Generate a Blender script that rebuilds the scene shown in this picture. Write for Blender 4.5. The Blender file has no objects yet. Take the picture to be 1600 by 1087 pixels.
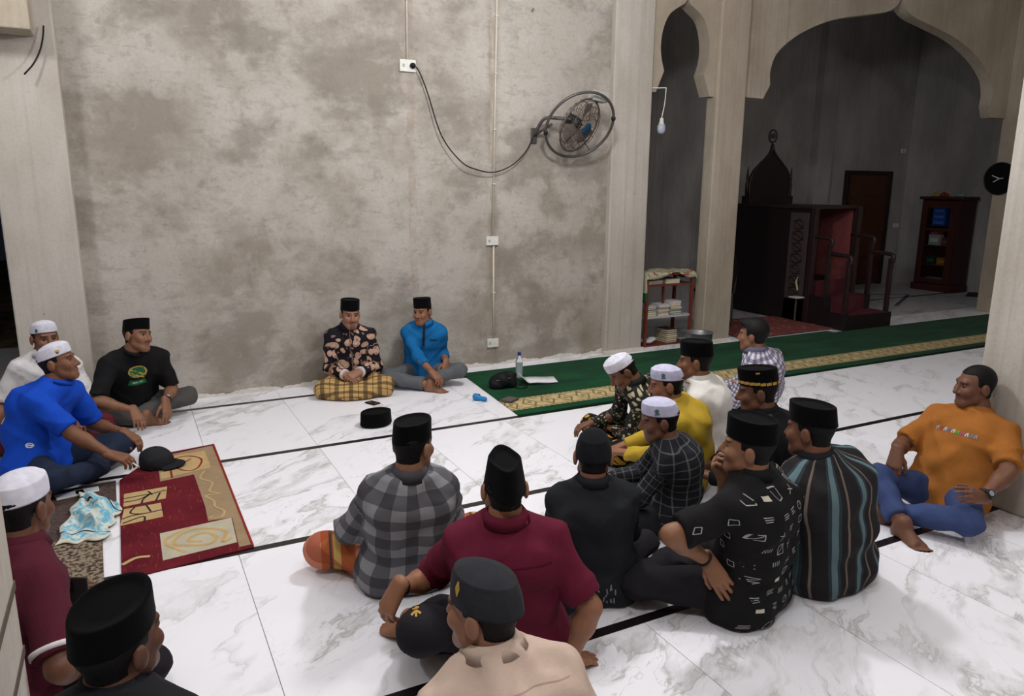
import bpy, bmesh, math, random
import numpy as np
from mathutils import Vector, Matrix
from mathutils.bvhtree import BVHTree
random.seed(7)
SC = bpy.context.scene
COL = SC.collection

# ---------------------------------------------------------------- camera
F_PX, CX, CY, CAM_H = 1160.0, 800.0, 543.5, 1.72
_yaw, _pitch, _roll = [math.radians(a) for a in (27.5, 12.25, .426)]
_fw = np.array([math.sin(_yaw)*math.cos(_pitch), math.cos(_yaw)*math.cos(_pitch), -math.sin(_pitch)])
_r0 = np.array([math.cos(_yaw), -math.sin(_yaw), 0.0]); _u0 = np.cross(_r0, _fw)
_r = _r0*math.cos(_roll)+_u0*math.sin(_roll); _u = -_r0*math.sin(_roll)+_u0*math.cos(_roll)
cam_d = bpy.data.cameras.new('camera'); cam = bpy.data.objects.new('camera', cam_d); COL.objects.link(cam)
cam_d.sensor_width = 36.0; cam_d.lens = F_PX*36.0/1600.0; cam_d.clip_start = .05; cam_d.clip_end = 200
cam.matrix_world = Matrix(((_r[0], _u[0], -_fw[0], 0), (_r[1], _u[1], -_fw[1], 0), (_r[2], _u[2], -_fw[2], CAM_H), (0, 0, 0, 1)))
SC.camera = cam
def ray(x, y): return _r*(x-CX)/F_PX - _u*(y-CY)/F_PX + _fw
def fl(x, y, z=0.0):
    d = ray(x, y); t = (z-CAM_H)/d[2]; return np.array([0, 0, CAM_H])+t*d
def onY(x, y, Y):
    d = ray(x, y); return np.array([0, 0, CAM_H])+d*Y/d[1]
def onX(x, y, X):
    d = ray(x, y); return np.array([0, 0, CAM_H])+d*X/d[0]

# ---------------------------------------------------------------- world, exposure
w = bpy.data.worlds.new('night'); SC.world = w; w.use_nodes = True
w.node_tree.nodes['Background'].inputs[0].default_value = (.35, .42, .6, 1)
w.node_tree.nodes['Background'].inputs[1].default_value = .012
SC.view_settings.view_transform = 'Standard'; SC.view_settings.look = 'None'
SC.view_settings.gamma = 1; SC.view_settings.use_curve_mapping = False
SC.view_settings.exposure = 0.0
LAMPS = [((2.5, 3.9, 3.55), 122), ((5.5, .8, 3.62), 48), ((.1, .4, 3.8), 76), ((-1.3, 4.5, 3.7), 62), ((1.7, 1.6, 4.0), 30)]  # left front, left side and maroon-shirt lamps are unseen, added to soften shadows
LAMP_COL = (.985, .985, 1.0)

# ---------------------------------------------------------------- shader helpers
class S:
    """socket wrapper: arithmetic on it makes Math nodes"""
    def __init__(s, nt, sock): s.nt, s.k = nt, sock
    def _m(s, op, *a):
        n = s.nt.nodes.new('ShaderNodeMath'); n.operation = op
        for i, v in enumerate((s,)+a):
            if isinstance(v, S): s.nt.links.new(v.k, n.inputs[i])
            else: n.inputs[i].default_value = v
        return S(s.nt, n.outputs[0])
    def __add__(s, o): return s._m('ADD', o)
    __radd__ = __add__
    def __sub__(s, o): return s._m('SUBTRACT', o)
    def __rsub__(s, o): return (s*-1)+o
    def __mul__(s, o): return s._m('MULTIPLY', o)
    __rmul__ = __mul__
    def __truediv__(s, o): return s._m('DIVIDE', o)
    def abs(s): return s._m('ABSOLUTE')
    def gt(s, o): return s._m('GREATER_THAN', o)
    def lt(s, o): return s._m('LESS_THAN', o)
    def fract(s): return s._m('FRACT')
    def floor(s): return s._m('FLOOR')
    def sin(s): return s._m('SINE')
    def pw(s, o): return s._m('POWER', o)
    def mx(s, o): return s._m('MAXIMUM', o)
    def mn(s, o): return s._m('MINIMUM', o)
    def ramp(s, a, b):
        n = s.nt.nodes.new('ShaderNodeMapRange'); n.clamp = True
        s.nt.links.new(s.k, n.inputs[0]); n.inputs[1].default_value = a; n.inputs[2].default_value = b
        return S(s.nt, n.outputs[0])

class Mat:
    def __init__(self, name, rough=.8, spec=.3):
        self.m = bpy.data.materials.new(name); self.m.use_nodes = True
        self.nt = self.m.node_tree; self.b = self.nt.nodes['Principled BSDF']
        self.b.inputs['Roughness'].default_value = rough; self.b.inputs['Specular IOR Level'].default_value = spec
    def n(self, t): return self.nt.nodes.new(t)
    def L(self, a, b): self.nt.links.new(a.k if isinstance(a, S) else a, b)
    def coord(self, kind='Object'):
        return self.n('ShaderNodeTexCoord').outputs[kind]
    def attr(self, name):
        n = self.n('ShaderNodeAttribute'); n.attribute_name = name; return n.outputs['Vector']
    def pos(self): return self.n('ShaderNodeNewGeometry').outputs['Position']
    def rnd(self): return S(self.nt, self.n('ShaderNodeObjectInfo').outputs['Random'])
    def xyz(self, v):
        n = self.n('ShaderNodeSeparateXYZ'); self.L(v, n.inputs[0]); return [S(self.nt, n.outputs[i]) for i in range(3)]
    def vec(self, x, y, z=0.0):
        n = self.n('ShaderNodeCombineXYZ')
        for i, v in enumerate((x, y, z)):
            if isinstance(v, S): self.L(v, n.inputs[i])
            else: n.inputs[i].default_value = v
        return n.outputs[0]
    def noise(self, v, sc, det=4, rough=.55, dist=0.0):
        n = self.n('ShaderNodeTexNoise'); self.L(v, n.inputs['Vector']); n.inputs['Scale'].default_value = sc
        n.inputs['Detail'].default_value = det; n.inputs['Roughness'].default_value = rough; n.inputs['Distortion'].default_value = dist
        return S(self.nt, n.outputs[0])
    def voro(self, v, sc, feat='F1', out='Distance', rnd=1.0):
        n = self.n('ShaderNodeTexVoronoi'); self.L(v, n.inputs['Vector']); n.inputs['Scale'].default_value = sc
        n.feature = feat; n.inputs['Randomness'].default_value = rnd; return S(self.nt, n.outputs[out])
    def mix(self, f, a, b):
        n = self.n('ShaderNodeMix'); n.data_type = 'RGBA'
        for i, v in ((0, f), (6, a), (7, b)):
            if isinstance(v, S): self.L(v, n.inputs[i])
            elif hasattr(v, 'links'): self.L(v, n.inputs[i])
            elif i == 0: n.inputs[0].default_value = v
            else: n.inputs[i].default_value = (*v, 1)
        return n.outputs[2]
    def color(self, c):
        if isinstance(c, tuple): self.b.inputs['Base Color'].default_value = (*c, 1)
        else: self.L(c, self.b.inputs['Base Color'])
    def bump(self, h, strength=.3, dist=.01):
        n = self.n('ShaderNodeBump'); n.inputs['Strength'].default_value = strength; n.inputs['Distance'].default_value = dist
        self.L(h, n.inputs['Height']); self.L(n.outputs[0], self.b.inputs['Normal'])
    def rough(self, s): self.L(s, self.b.inputs['Roughness'])
def srgb(r, g, b):
    f = lambda c: (c/255/12.92 if c/255 <= .04045 else ((c/255+.055)/1.055)**2.4)
    return (f(r), f(g), f(b))
_pl = {}
def plain(name, c, rough=.6, spec=.3, metal=0, emit=0):
    if name in _pl: return _pl[name]
    m = Mat(name, rough, spec); v = m.coord('Object'); nz = m.noise(v, 35, 3)
    m.color(m.mix(nz.ramp(.3, .75), tuple(x*.88 for x in c), tuple(min(1, x*1.08) for x in c)))
    m.b.inputs['Metallic'].default_value = metal
    if emit: m.b.inputs['Emission Color'].default_value = (*c, 1); m.b.inputs['Emission Strength'].default_value = emit
    _pl[name] = m.m; return m.m
def wood(name, c, rough=.45):
    m = Mat(name, rough, .4); x, y, z = m.xyz(m.coord('Object'))
    g = m.noise(m.vec(x*14, y*14, z*1.6), 2.2, 5, .6, .6)
    m.color(m.mix(g.ramp(.3, .7), tuple(v*.6 for v in c), c)); m.bump(g, .15, .004); return m.m
def fabric(m, strength=.25):
    v = m.coord('Object'); a = m.noise(v, 22, 4); b = m.noise(v, 260, 2); m.bump(a*.8+b*.25, strength, .012)
    return m.m

# ---------------------------------------------------------------- mesh helpers
def obj(name, me, mat=None, parent=None, label=None, cat=None, group=None, kind=None, smooth=False):
    if isinstance(me, bmesh.types.BMesh):
        d = bpy.data.meshes.new(name); me.to_mesh(d); me.free(); me = d
    o = bpy.data.objects.new(name, me); COL.objects.link(o)
    if mat is not None and len(me.materials) == 0:
        for k in (mat if isinstance(mat, (list, tuple)) else [mat]): me.materials.append(k)
    if smooth: me.polygons.foreach_set('use_smooth', [True]*len(me.polygons))
    if parent: o.parent = parent
    tag(o, label, cat, group, kind); return o
def tag(o, label=None, cat=None, group=None, kind=None):
    for k, v in (('label', label), ('category', cat), ('group', group), ('kind', kind)):
        if v: o[k] = v
    return o
def empty(name, loc, rz=0, label=None, cat=None, group=None):
    o = bpy.data.objects.new(name, None); COL.objects.link(o); o.location = [float(v) for v in loc]; o.rotation_euler[2] = rz
    o.empty_display_size = .05
    return tag(o, label, cat, group)
def box(bm, a, b, bevel=0.0, M=None):
    a, b = [min(p, q) for p, q in zip(a, b)], [max(p, q) for p, q in zip(a, b)]
    vs = [bm.verts.new((x, y, z)) for z in (a[2], b[2]) for y in (a[1], b[1]) for x in (a[0], b[0])]
    fs = [bm.faces.new([vs[i] for i in f]) for f in ((0, 2, 3, 1), (4, 5, 7, 6), (0, 1, 5, 4), (2, 6, 7, 3), (0, 4, 6, 2), (1, 3, 7, 5))]
    if bevel:
        es = list({e for f in fs for e in f.edges})
        r = bmesh.ops.bevel(bm, geom=es, offset=bevel, segments=2, affect='EDGES', profile=.5)
        vs = list({v for f in r['faces'] for v in f.verts} | {v for v in vs if v.is_valid})
    if M is not None: bmesh.ops.transform(bm, matrix=M, verts=vs)
    return bm
def bx(a, b, bevel=0.0, M=None): return box(bmesh.new(), a, b, bevel, M)
def prism(pts, y0, y1, axis='Y'):
    """polygon in (x,z) extruded along y, or in (x,y) extruded along z"""
    bm = bmesh.new()
    mk = (lambda p, t: (p[0], t, p[1])) if axis == 'Y' else ((lambda p, t: (p[0], p[1], t)) if axis == 'Z' else (lambda p, t: (t, p[0], p[1])))
    A = [bm.verts.new(mk(p, y0)) for p in pts]; B = [bm.verts.new(mk(p, y1)) for p in pts]
    bm.faces.new(A); bm.faces.new(B[::-1]); n = len(pts)
    for i in range(n): bm.faces.new((A[i], B[i], B[(i+1) % n], A[(i+1) % n]))
    bmesh.ops.recalc_face_normals(bm, faces=bm.faces); return bm
def tube(pts, r, n=8, closed=False, bm=None):
    bm = bm or bmesh.new(); P = [Vector(p) for p in pts]; m = len(P); rings = []
    rr = r if isinstance(r, (list, tuple)) else [r]*m
    up = Vector((0, 0, 1))
    for i, p in enumerate(P):
        d = (P[(i+1) % m]-P[i-1]) if closed else (P[min(i+1, m-1)]-P[max(i-1, 0)])
        d.normalize(); a = d.cross(up)
        if a.length < .1: a = d.cross(Vector((1, 0, 0)))
        a.normalize(); b = d.cross(a); up = -b if abs(d.z) < .95 else up
        up = a.cross(d)
        rings.append([bm.verts.new(p+rr[i]*(a*math.cos(t*2*math.pi/n)+b*math.sin(t*2*math.pi/n))) for t in range(n)])
    for i in range(m if closed else m-1):
        A, B = rings[i], rings[(i+1) % m]
        for t in range(n): bm.faces.new((A[t], A[(t+1) % n], B[(t+1) % n], B[t]))
    if not closed: bm.faces.new(rings[0][::-1]); bm.faces.new(rings[-1])
    bmesh.ops.recalc_face_normals(bm, faces=bm.faces); return bm
def lathe(prof, n=20, bm=None, M=None, sx=1, sy=1):
    bm = bm or bmesh.new(); rings = []
    for r, z in prof:
        rings.append([bm.verts.new((r*sx*math.cos(t*2*math.pi/n), r*sy*math.sin(t*2*math.pi/n), z)) for t in range(n)])
    for A, B in zip(rings, rings[1:]):
        for t in range(n): bm.faces.new((A[t], A[(t+1) % n], B[(t+1) % n], B[t]))
    bm.faces.new(rings[0][::-1]); bm.faces.new(rings[-1])
    if M is not None: bmesh.ops.transform(bm, matrix=M, verts=[v for R in rings for v in R])
    return bm
def spline(pts, n=6):
    P = [np.array(p, float) for p in pts]; P = [2*P[0]-P[1]]+P+[2*P[-1]-P[-2]]; out = []
    for i in range(1, len(P)-2):
        for k in range(n):
            t = k/n; a, b, c, d = P[i-1:i+3]
            out.append(.5*((2*b)+(c-a)*t+(2*a-5*b+4*c-d)*t*t+(3*b-a-3*c+d)*t**3))
    out.append(P[-2]); return out
# ---------------------------------------------------------------- room materials
def mat_plaster():
    m = Mat('old_plaster', .92, .15); p = m.pos(); x, y, z = m.xyz(p)
    big = m.noise(p, 1.0, 7, .62, .0); mid = m.noise(m.vec(x, y, z*1.0+9), 2.4, 6, .62, .2)
    blot = m.noise(m.vec(x*.8+31, y, z*1.3), 1.5, 6, .62, .2); fine = m.noise(p, 38, 5, .6)
    c = m.mix(big.ramp(.40, .58), srgb(150, 141, 130), srgb(184, 177, 168))
    c = m.mix(mid.ramp(.46, .55)*.48, c, srgb(196, 190, 182))
    c = m.mix(blot.ramp(.52, .61)*.62, c, srgb(134, 127, 117))
    low = (1-z.ramp(.05, .75))*m.noise(m.vec(x*.9, 0, z*.6+4), 1.8, 5).ramp(.42, .6)
    c = m.mix(low*.6, c, srgb(126, 113, 88))
    rst = (x-2.33+m.noise(m.vec(0, 0, z), 1.7, 3)*.12-.05).abs().lt(.035)*m.noise(p, 5, 4).ramp(.4, .7)
    c = m.mix(rst*.5, c, srgb(150, 118, 96))
    st = (x-3.11).abs().ramp(.09, .02)*m.noise(m.vec(x*6, 0, z*1.4), 2.5, 4).ramp(.35, .62)
    c = m.mix(st*.55, c, srgb(128, 108, 82))
    sp = m.voro(p, 1.6).lt(.045)*m.noise(p, 3, 2).gt(.52)
    c = m.mix(sp*.75, c, srgb(92, 68, 50))
    tro = m.noise(m.vec(x*2.2, 0, z*7), 2.4, 6, .7, .3); pk = m.noise(m.vec(x+7, 0, z), 7.5, 6, .68)
    c = m.mix(tro.ramp(.54, .62)*.3, c, srgb(138, 130, 120)); c = m.mix(pk.ramp(.57, .64)*.3, c, srgb(126, 117, 106)); c = m.mix(pk.ramp(.40, .34)*.25, c, srgb(200, 195, 190))
    c = m.mix(fine.ramp(.3, .8)*.22, c, srgb(120, 110, 98)); m.color(c)
    m.bump(mid*.6+fine*.25+blot*.4, .45, .02); return m.m
def mat_concrete(name, c0, c1):
    m = Mat(name, .9, .15); p = m.pos(); x, y, z = m.xyz(p)
    a = m.noise(m.vec(x*1.0, y*1.0, z*.5), 1.6, 6, .62); g = m.noise(m.vec(x*26, y*26, z*.35), 1.0, 3, .5); f = m.noise(p, 45, 4)
    pit = m.voro(p, 9).lt(.055)*m.noise(p, 2.1, 2).gt(.56)
    c = m.mix(a.ramp(.34, .68), c0, c1); c = m.mix(g.ramp(.52, .75)*.35, c, tuple(v*.75 for v in c0))
    c = m.mix(pit*.6, c, srgb(98, 84, 68)); c = m.mix(f.ramp(.45, .8)*.18, c, tuple(v*.6 for v in c0)); m.color(c)
    m.bump(g*.5+f*.25-pit*.6, .4, .015); return m.m
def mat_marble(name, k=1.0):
    m = Mat(name, .34, .35); o = m.coord('Object'); x, y, z = m.xyz(o); r = m.rnd()
    a = (x*.80+y*.60); b = (y*.80-x*.60); wob = m.noise(m.vec(x+r*41, y+r*23, r*9), 2.4, 3)*.5
    n1 = m.noise(m.vec(a*.55+r*37, b*1.7+wob+r*91, r*13), 1.25, 6, .6, .35); n2 = m.noise(m.vec(a*1.0+r*51, b*2.4+wob+r*17, r*7), 1.6, 5, .62, .5)
    n3 = m.noise(m.vec(a*.7+r*5, b*.9, r*20), 1.5, 3); n4 = m.noise(m.vec(a*2+r*3, b*6, r*2), 3, 4, .7)
    g3 = n3.ramp(.38, .52)
    v1 = (n1-.5).abs().ramp(.010, .0)*g3; v2 = (n2-.5).abs().ramp(.006, 0)*n3.ramp(.46, .6)
    cloud = (n1-.515).abs().ramp(.045, .004)*g3*n4.ramp(.3, .6)
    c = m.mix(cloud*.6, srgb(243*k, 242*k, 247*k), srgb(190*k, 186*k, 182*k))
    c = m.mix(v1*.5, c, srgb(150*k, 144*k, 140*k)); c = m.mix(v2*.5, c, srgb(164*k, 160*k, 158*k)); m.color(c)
    m.rough(m.noise(o, 9, 3).ramp(.2, .8)*.10+.36); return m.m
PLASTER = mat_plaster()
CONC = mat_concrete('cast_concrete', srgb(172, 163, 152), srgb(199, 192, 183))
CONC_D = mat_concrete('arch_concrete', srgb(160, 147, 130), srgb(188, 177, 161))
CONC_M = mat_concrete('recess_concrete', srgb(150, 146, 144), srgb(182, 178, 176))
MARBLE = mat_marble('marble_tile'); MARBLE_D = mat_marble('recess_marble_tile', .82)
BLACK_STRIP = plain('black_granite', srgb(30, 24, 26), .25, .5)
GROUT = plain('grout', srgb(150, 147, 146), .9)
WHITE_P = plain('white_plastic', srgb(222, 220, 212), .4)
DARK = plain('near_black', srgb(14, 14, 16), .6)

# ---------------------------------------------------------------- room
YW, YP = 6.40, 6.33     # wall face, pillar face
ZC = 4.7
def struct(name, bm, m, parent=None, label=None):
    return obj(name, bm, m, parent, label, kind='structure')
# floor
floor = struct('floor', bx((-4.2, -3.5, -.06), (14, 9.4, -.012)), GROUT, label='white grey-veined marble tile floor with black dividing strips')
strips = [6.09, 4.805, 3.495, 2.17, .865, -.44, -1.75]
HS = .024
rows = [(6.09+HS, 6.60)]+[(b+HS, a-HS) for a, b in zip(strips, strips[1:])]
_tm = {}
def tile(x0, x1, y0, y1, mat):
    w_, h_ = round(x1-x0-.003, 3), round(y1-y0-.003, 3); key = (w_, h_, mat.name)
    if key not in _tm:
        bm = bx((-w_/2, -h_/2, -.012), (w_/2, h_/2, 0)); d = bpy.data.meshes.new('tile'); bm.to_mesh(d); bm.free(); d.materials.append(mat); _tm[key] = d
    o = bpy.data.objects.new('tile', _tm[key]); COL.objects.link(o); o.location = ((x0+x1)/2, (y0+y1)/2, 0); o.parent = floor
for ri, (y0, y1) in enumerate(rows):
    for c in range(-5, 20):
        x0 = .35+.69*c
        tile(x0, x0+.69, y0, y1, MARBLE)
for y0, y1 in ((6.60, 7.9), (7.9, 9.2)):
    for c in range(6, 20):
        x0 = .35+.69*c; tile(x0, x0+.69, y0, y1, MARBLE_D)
for y in strips:
    obj('floor_strip', bx((-3.1, y-HS, -.012), (14.0, y+HS, 0.001)), BLACK_STRIP, floor)
for a, b in (((10.3, 7.2), (11.6, 7.9)), ((11.6, 7.9), (10.6, 8.5)), ((9.6, 7.75), (12.6, 7.75))):
    d = Vector((b[0]-a[0], b[1]-a[1], 0)); n = Vector((-d.y, d.x, 0)).normalized()*.03
    obj('floor_strip', prism([(a[0]+n.x, a[1]+n.y), (b[0]+n.x, b[1]+n.y), (b[0]-n.x, b[1]-n.y), (a[0]-n.x, a[1]-n.y)], -.005, .0012, 'Z'), BLACK_STRIP, floor)
# plaster wall, pillars
struct('wall_back', bx((-.30, YW, .02), (4.42, YW+.2, ZC)), PLASTER, label='bare grey plaster wall with brown blotches and patches')
struct('trim_1', bx((-.735, 6.20, 0), (-.29, YW+.25, ZC), .012), CONC, label='wide pale concrete column at the left end of the plaster wall')
struct('trim_2', bx((4.40, YP, 0), (4.87, YP+.32, ZC), .012), CONC, label='pale concrete column beside the wall fan')
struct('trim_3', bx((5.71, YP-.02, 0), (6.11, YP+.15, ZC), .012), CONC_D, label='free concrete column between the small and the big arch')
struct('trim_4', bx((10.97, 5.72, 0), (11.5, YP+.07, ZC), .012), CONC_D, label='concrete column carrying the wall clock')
struct('trim_5', bx((4.15, 1.72, 0), (4.72, 2.35, ZC), .015), CONC, label='large near concrete column that the man in orange leans on')
lp = struct('trim_6', bx((-.96, 1.70, 0), (-.365, 2.35, ZC), .01), CONC, label='near concrete column at the left edge of the photo')
for z in (.40, .606): obj('groove_band', bx((-.97, 1.69, z-.012), (-.362, 2.353, z+.012)), plain('dark_band', srgb(92, 82, 72), .8), lp)
# bracket stub and bent rod on the left column
struct('trim_7', bx((-1.05, 5.93, 2.68), (-.405, 6.195, 3.4), .01), CONC_D, label='concrete beam stub jutting from the left column')
# jagged white mortar line along the wall foot
def mortar(x0, x1, y):
    pts = [(x0, 0)]; n = int((x1-x0)/.025); rg = random.Random(3)
    top = [(x0+(x1-x0)*i/n, .022+rg.random()*.016+.012*math.sin(i*.31)) for i in range(n+1)]
    return prism([(x0, 0.0)]+top+[(x1, 0.0)], y, y+.03)
struct('baseboard_back', mortar(-.28, 4.40, YW-.012), plain('white_mortar', srgb(214, 208, 200), .9), label='rough white mortar line where the plaster wall meets the floor')
for i, (a, b) in enumerate(((4.38, 4.89), (5.69, 6.13), (10.95, 11.52))):
    struct('baseboard_'+('fan_column', 'arch_column', 'clock_column')[i], bx((a, (YP if i < 2 else 5.72)-.045, 0), (b, (YP if i < 2 else 5.72)+.01, .035), .004), plain('white_mortar', srgb(214, 208, 200), .9), label=('white mortar foot of the column beside the fan', 'white mortar foot of the column between the arches', 'white mortar foot of the clock column')[i])
# arches
def arch(name, x0, x1, half, label, y0, y1):
    xc = (x0+x1)/2; H = [(dx, z) for dx, z in half]
    left = [(xc-dx, z) for dx, z in H]; right = [(xc+dx, z) for dx, z in H][::-1]
    poly = [(x0, ZC), (x0, H[0][1])]+left+right[1:]+[(x1, H[0][1]), (x1, ZC)]
    return struct(name, prism(poly, y0, y1), CONC_D, label=label)
def smooth_half(keys, n=5): return [tuple(p) for p in spline(keys, n)]
small = [(.355, 2.67), (.262, 2.88)]+smooth_half([(.262, 2.88), (.30, 2.99), (.318, 3.12), (.295, 3.28), (.225, 3.42), (.11, 3.50), (.035, 3.545), (0, 3.60)])[1:]
arch('wall_small_arch', 4.86, 5.72, small, 'narrow keyhole arch of bare concrete', YP+.03, YP+.19)
big = [(2.36, 2.69), (2.10, 2.69), (2.02, 2.84)][:0]+[(2.13, 2.69), (2.04, 2.84)]+smooth_half([(2.04, 2.84), (2.05, 3.0), (1.95, 3.2), (1.62, 3.42), (1.15, 3.60), (.62, 3.71), (.25, 3.78), (.09, 3.86), (0, 3.96)])[1:]
arch('wall_big_arch', 6.11, 10.98, big, 'wide pointed mihrab arch of bare concrete', YP+.03, YP+.19)
for xa, xb in ((5.50, 5.66), (4.86, 4.92)): pass
# recess behind the arches
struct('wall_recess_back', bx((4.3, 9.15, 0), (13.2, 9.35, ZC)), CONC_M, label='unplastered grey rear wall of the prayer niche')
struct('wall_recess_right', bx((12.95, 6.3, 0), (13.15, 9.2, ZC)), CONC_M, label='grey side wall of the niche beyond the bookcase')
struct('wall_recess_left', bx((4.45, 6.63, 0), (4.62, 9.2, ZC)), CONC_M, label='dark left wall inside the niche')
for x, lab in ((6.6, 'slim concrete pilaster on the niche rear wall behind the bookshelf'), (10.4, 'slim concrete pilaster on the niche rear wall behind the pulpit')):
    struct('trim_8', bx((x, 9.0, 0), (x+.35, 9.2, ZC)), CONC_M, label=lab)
struct('ceiling', bx((-4.2, -3.5, ZC), (14, 9.4, ZC+.2)), plain('ceiling_plaster', srgb(226, 224, 222), .9), label='plain concrete ceiling above the hall')
struct('wall_right', bx((11.5, -3.5, 0), (13.2, YP+.3, ZC)), CONC_D, label='concrete wall closing the right side of the hall')
struct('wall_front', bx((-4.2, -3.7, 0), (14, -3.5, ZC)), CONC_D, label='concrete wall behind the photographer')
# outside seen past the left column
def mat_ground():
    m = Mat('night_ground', .95, .1); p = m.pos(); a = m.noise(p, 3, 5); b = m.noise(p, 14, 4)
    m.color(m.mix(a.ramp(.45, .6), m.mix(b.ramp(.4, .6), srgb(92, 74, 58), srgb(120, 98, 78)), srgb(52, 66, 34))); m.bump(b, .6, .05); return m.m
struct('ground', bx((-14, 6.6, -.25), (-.3, 22, -.14)), mat_ground(), label='bare earth and grass outside in the dark')
# lamps: hanging LED bulbs (out of frame) with their light; some only added as fill
def bulb_mesh(lit):
    return lathe([(.012, 0), (.018, -.01), (.019, -.04), (.03, -.075), (.042, -.10), (.042, -.155), (.03, -.185), (.012, -.195)], 16)
LIT = plain('lit_bulb', (1, .955, .89), .5, emit=14)
for i, (p, e) in enumerate(LAMPS):
    r_ = empty('hanging_bulb', p, 0, ('lit bulb hanging above the middle of the seated circle', 'lit bulb hanging on the right side of the hall', 'added fill bulb near the left front column', 'added fill bulb by the open left side', 'added fill bulb high over the maroon shirt')[i], 'lamp', 'bulbs lighting the hall')
    obj('cord', tube([(0, 0, 0), (0, 0, ZC-p[2])], .004, 6), WHITE_P, r_)
    obj('bulb', bulb_mesh(1), LIT, r_, smooth=True)
    ld = bpy.data.lights.new('bulb_light', 'POINT'); ld.energy = e*1.42; ld.color = LAMP_COL; ld.shadow_soft_size = .16
    lo = bpy.data.objects.new('bulb_light', ld); COL.objects.link(lo); lo.parent = r_; lo.location = (0, 0, -.30)
# ---------------------------------------------------------------- implicit surface engine
class Field:
    def __init__(s, lo, hi, h):
        s.h = h; s.lo = np.array(lo, float); n = np.ceil((np.array(hi)-s.lo)/h).astype(int)+1
        s.ax = [s.lo[i]+h*np.arange(n[i]) for i in range(3)]; s.f = np.full(tuple(n), 1.0, np.float32)
    def block(s, lo, hi):
        sl = []
        for i in range(3):
            a = max(0, int((lo[i]-s.lo[i])/s.h)-1); b = min(len(s.ax[i]), int((hi[i]-s.lo[i])/s.h)+3)
            if b <= a: return None, None
            sl.append(slice(a, b))
        g = np.meshgrid(*[s.ax[i][sl[i]] for i in range(3)], indexing='ij')
        return tuple(sl), np.stack(g, -1).astype(np.float32)
    def add(s, prim, k=.03, sub=False):
        fn, lo, hi = prim; m = k+2*s.h
        sl, P = s.block(np.array(lo)-m, np.array(hi)+m)
        if sl is None: return
        d = fn(P); a = s.f[sl]
        if sub: d = -d; h = np.maximum(k-np.abs(a-d), 0)/k; s.f[sl] = np.maximum(a, d)+h*h*k*.25
        else: h = np.maximum(k-np.abs(a-d), 0)/k; s.f[sl] = np.minimum(a, d)-h*h*k*.25
    def cut(s, p, n):
        g = np.meshgrid(*s.ax, indexing='ij'); d = sum((g[i]-p[i])*n[i] for i in range(3)); s.f = np.maximum(s.f, d.astype(np.float32))
    def mesh(s):
        f = s.f; sg = f < 0; nx, ny, nz = f.shape
        c = np.zeros((nx-1, ny-1, nz-1), np.int8)
        offs = [(i, j, k) for i in (0, 1) for j in (0, 1) for k in (0, 1)]
        for i, j, k in offs: c += sg[i:nx-1+i, j:ny-1+j, k:nz-1+k]
        cells = np.argwhere((c > 0) & (c < 8))
        if len(cells) == 0: return np.zeros((0, 3)), np.zeros((0, 4), int)
        idx = np.full(c.shape, -1, np.int64); idx[tuple(cells.T)] = np.arange(len(cells))
        acc = np.zeros((len(cells), 3)); cnt = np.zeros(len(cells))
        val = {o: f[cells[:, 0]+o[0], cells[:, 1]+o[1], cells[:, 2]+o[2]] for o in offs}
        for o in offs:
            for ax in range(3):
                if o[ax] == 0:
                    q = list(o); q[ax] = 1; q = tuple(q); a, b = val[o], val[q]; m = (a < 0) != (b < 0)
                    t = np.where(m, a/np.where(m, a-b, 1), 0); p = np.array(o, float)[None, :].repeat(len(cells), 0); p[:, ax] += t
                    acc[m] += p[m]; cnt[m] += 1
        V = s.lo+s.h*(cells+acc/cnt[:, None]); Q = []
        for ax in range(3):
            a = [slice(None)]*3; b = [slice(None)]*3; a[ax] = slice(0, -1); b[ax] = slice(1, None)
            A, B = sg[tuple(a)], sg[tuple(b)]; e = np.argwhere(A != B); u, v = [(1, 2), (2, 0), (0, 1)][ax]
            ok = (e[:, u] > 0) & (e[:, v] > 0) & (e[:, u] < f.shape[u]-1) & (e[:, v] < f.shape[v]-1); e = e[ok]
            def cell(du, dv):
                q = e.copy(); q[:, u] += du; q[:, v] += dv; return idx[tuple(q.T)]
            q = np.stack([cell(-1, -1), cell(0, -1), cell(0, 0), cell(-1, 0)], 1)
            fl_ = ~A[tuple(e.T)]; q[fl_] = q[fl_][:, ::-1]; Q.append(q)
        Q = np.concatenate(Q); return V, Q[(Q >= 0).all(1)]
def rcone(a, b, r1, r2=None):
    a = np.array(a, np.float32); b = np.array(b, np.float32); r2 = r1 if r2 is None else r2; ba = b-a; l2 = max(float(ba@ba), 1e-9)
    def fn(P):
        pa = P-a; t = np.clip((pa@ba)/l2, 0, 1); q = pa-t[..., None]*ba
        return np.sqrt((q*q).sum(-1))-(r1+(r2-r1)*t)
    R = max(r1, r2); return fn, np.minimum(a, b)-R, np.maximum(a, b)+R
def ell(c, rad, A=None):
    c = np.array(c, np.float32); rad = np.array(rad, np.float32); A = np.eye(3, dtype=np.float32) if A is None else np.array(A, np.float32)
    def fn(P):
        q = (P-c)@A.T; k0 = np.sqrt(((q/rad)**2).sum(-1)); k1 = np.sqrt(((q/rad**2)**2).sum(-1))+1e-6
        return k0*(k0-1)/k1
    R = rad.max(); return fn, c-R, c+R
def capped(prim, p, n):
    fn, lo, hi = prim; p = np.array(p, np.float32); n = np.array(n, np.float32)
    return (lambda P: np.maximum(fn(P), (P-p)@n)), lo, hi
def unit(v): v = np.array(v, float); return v/max(np.linalg.norm(v), 1e-9)
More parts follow.
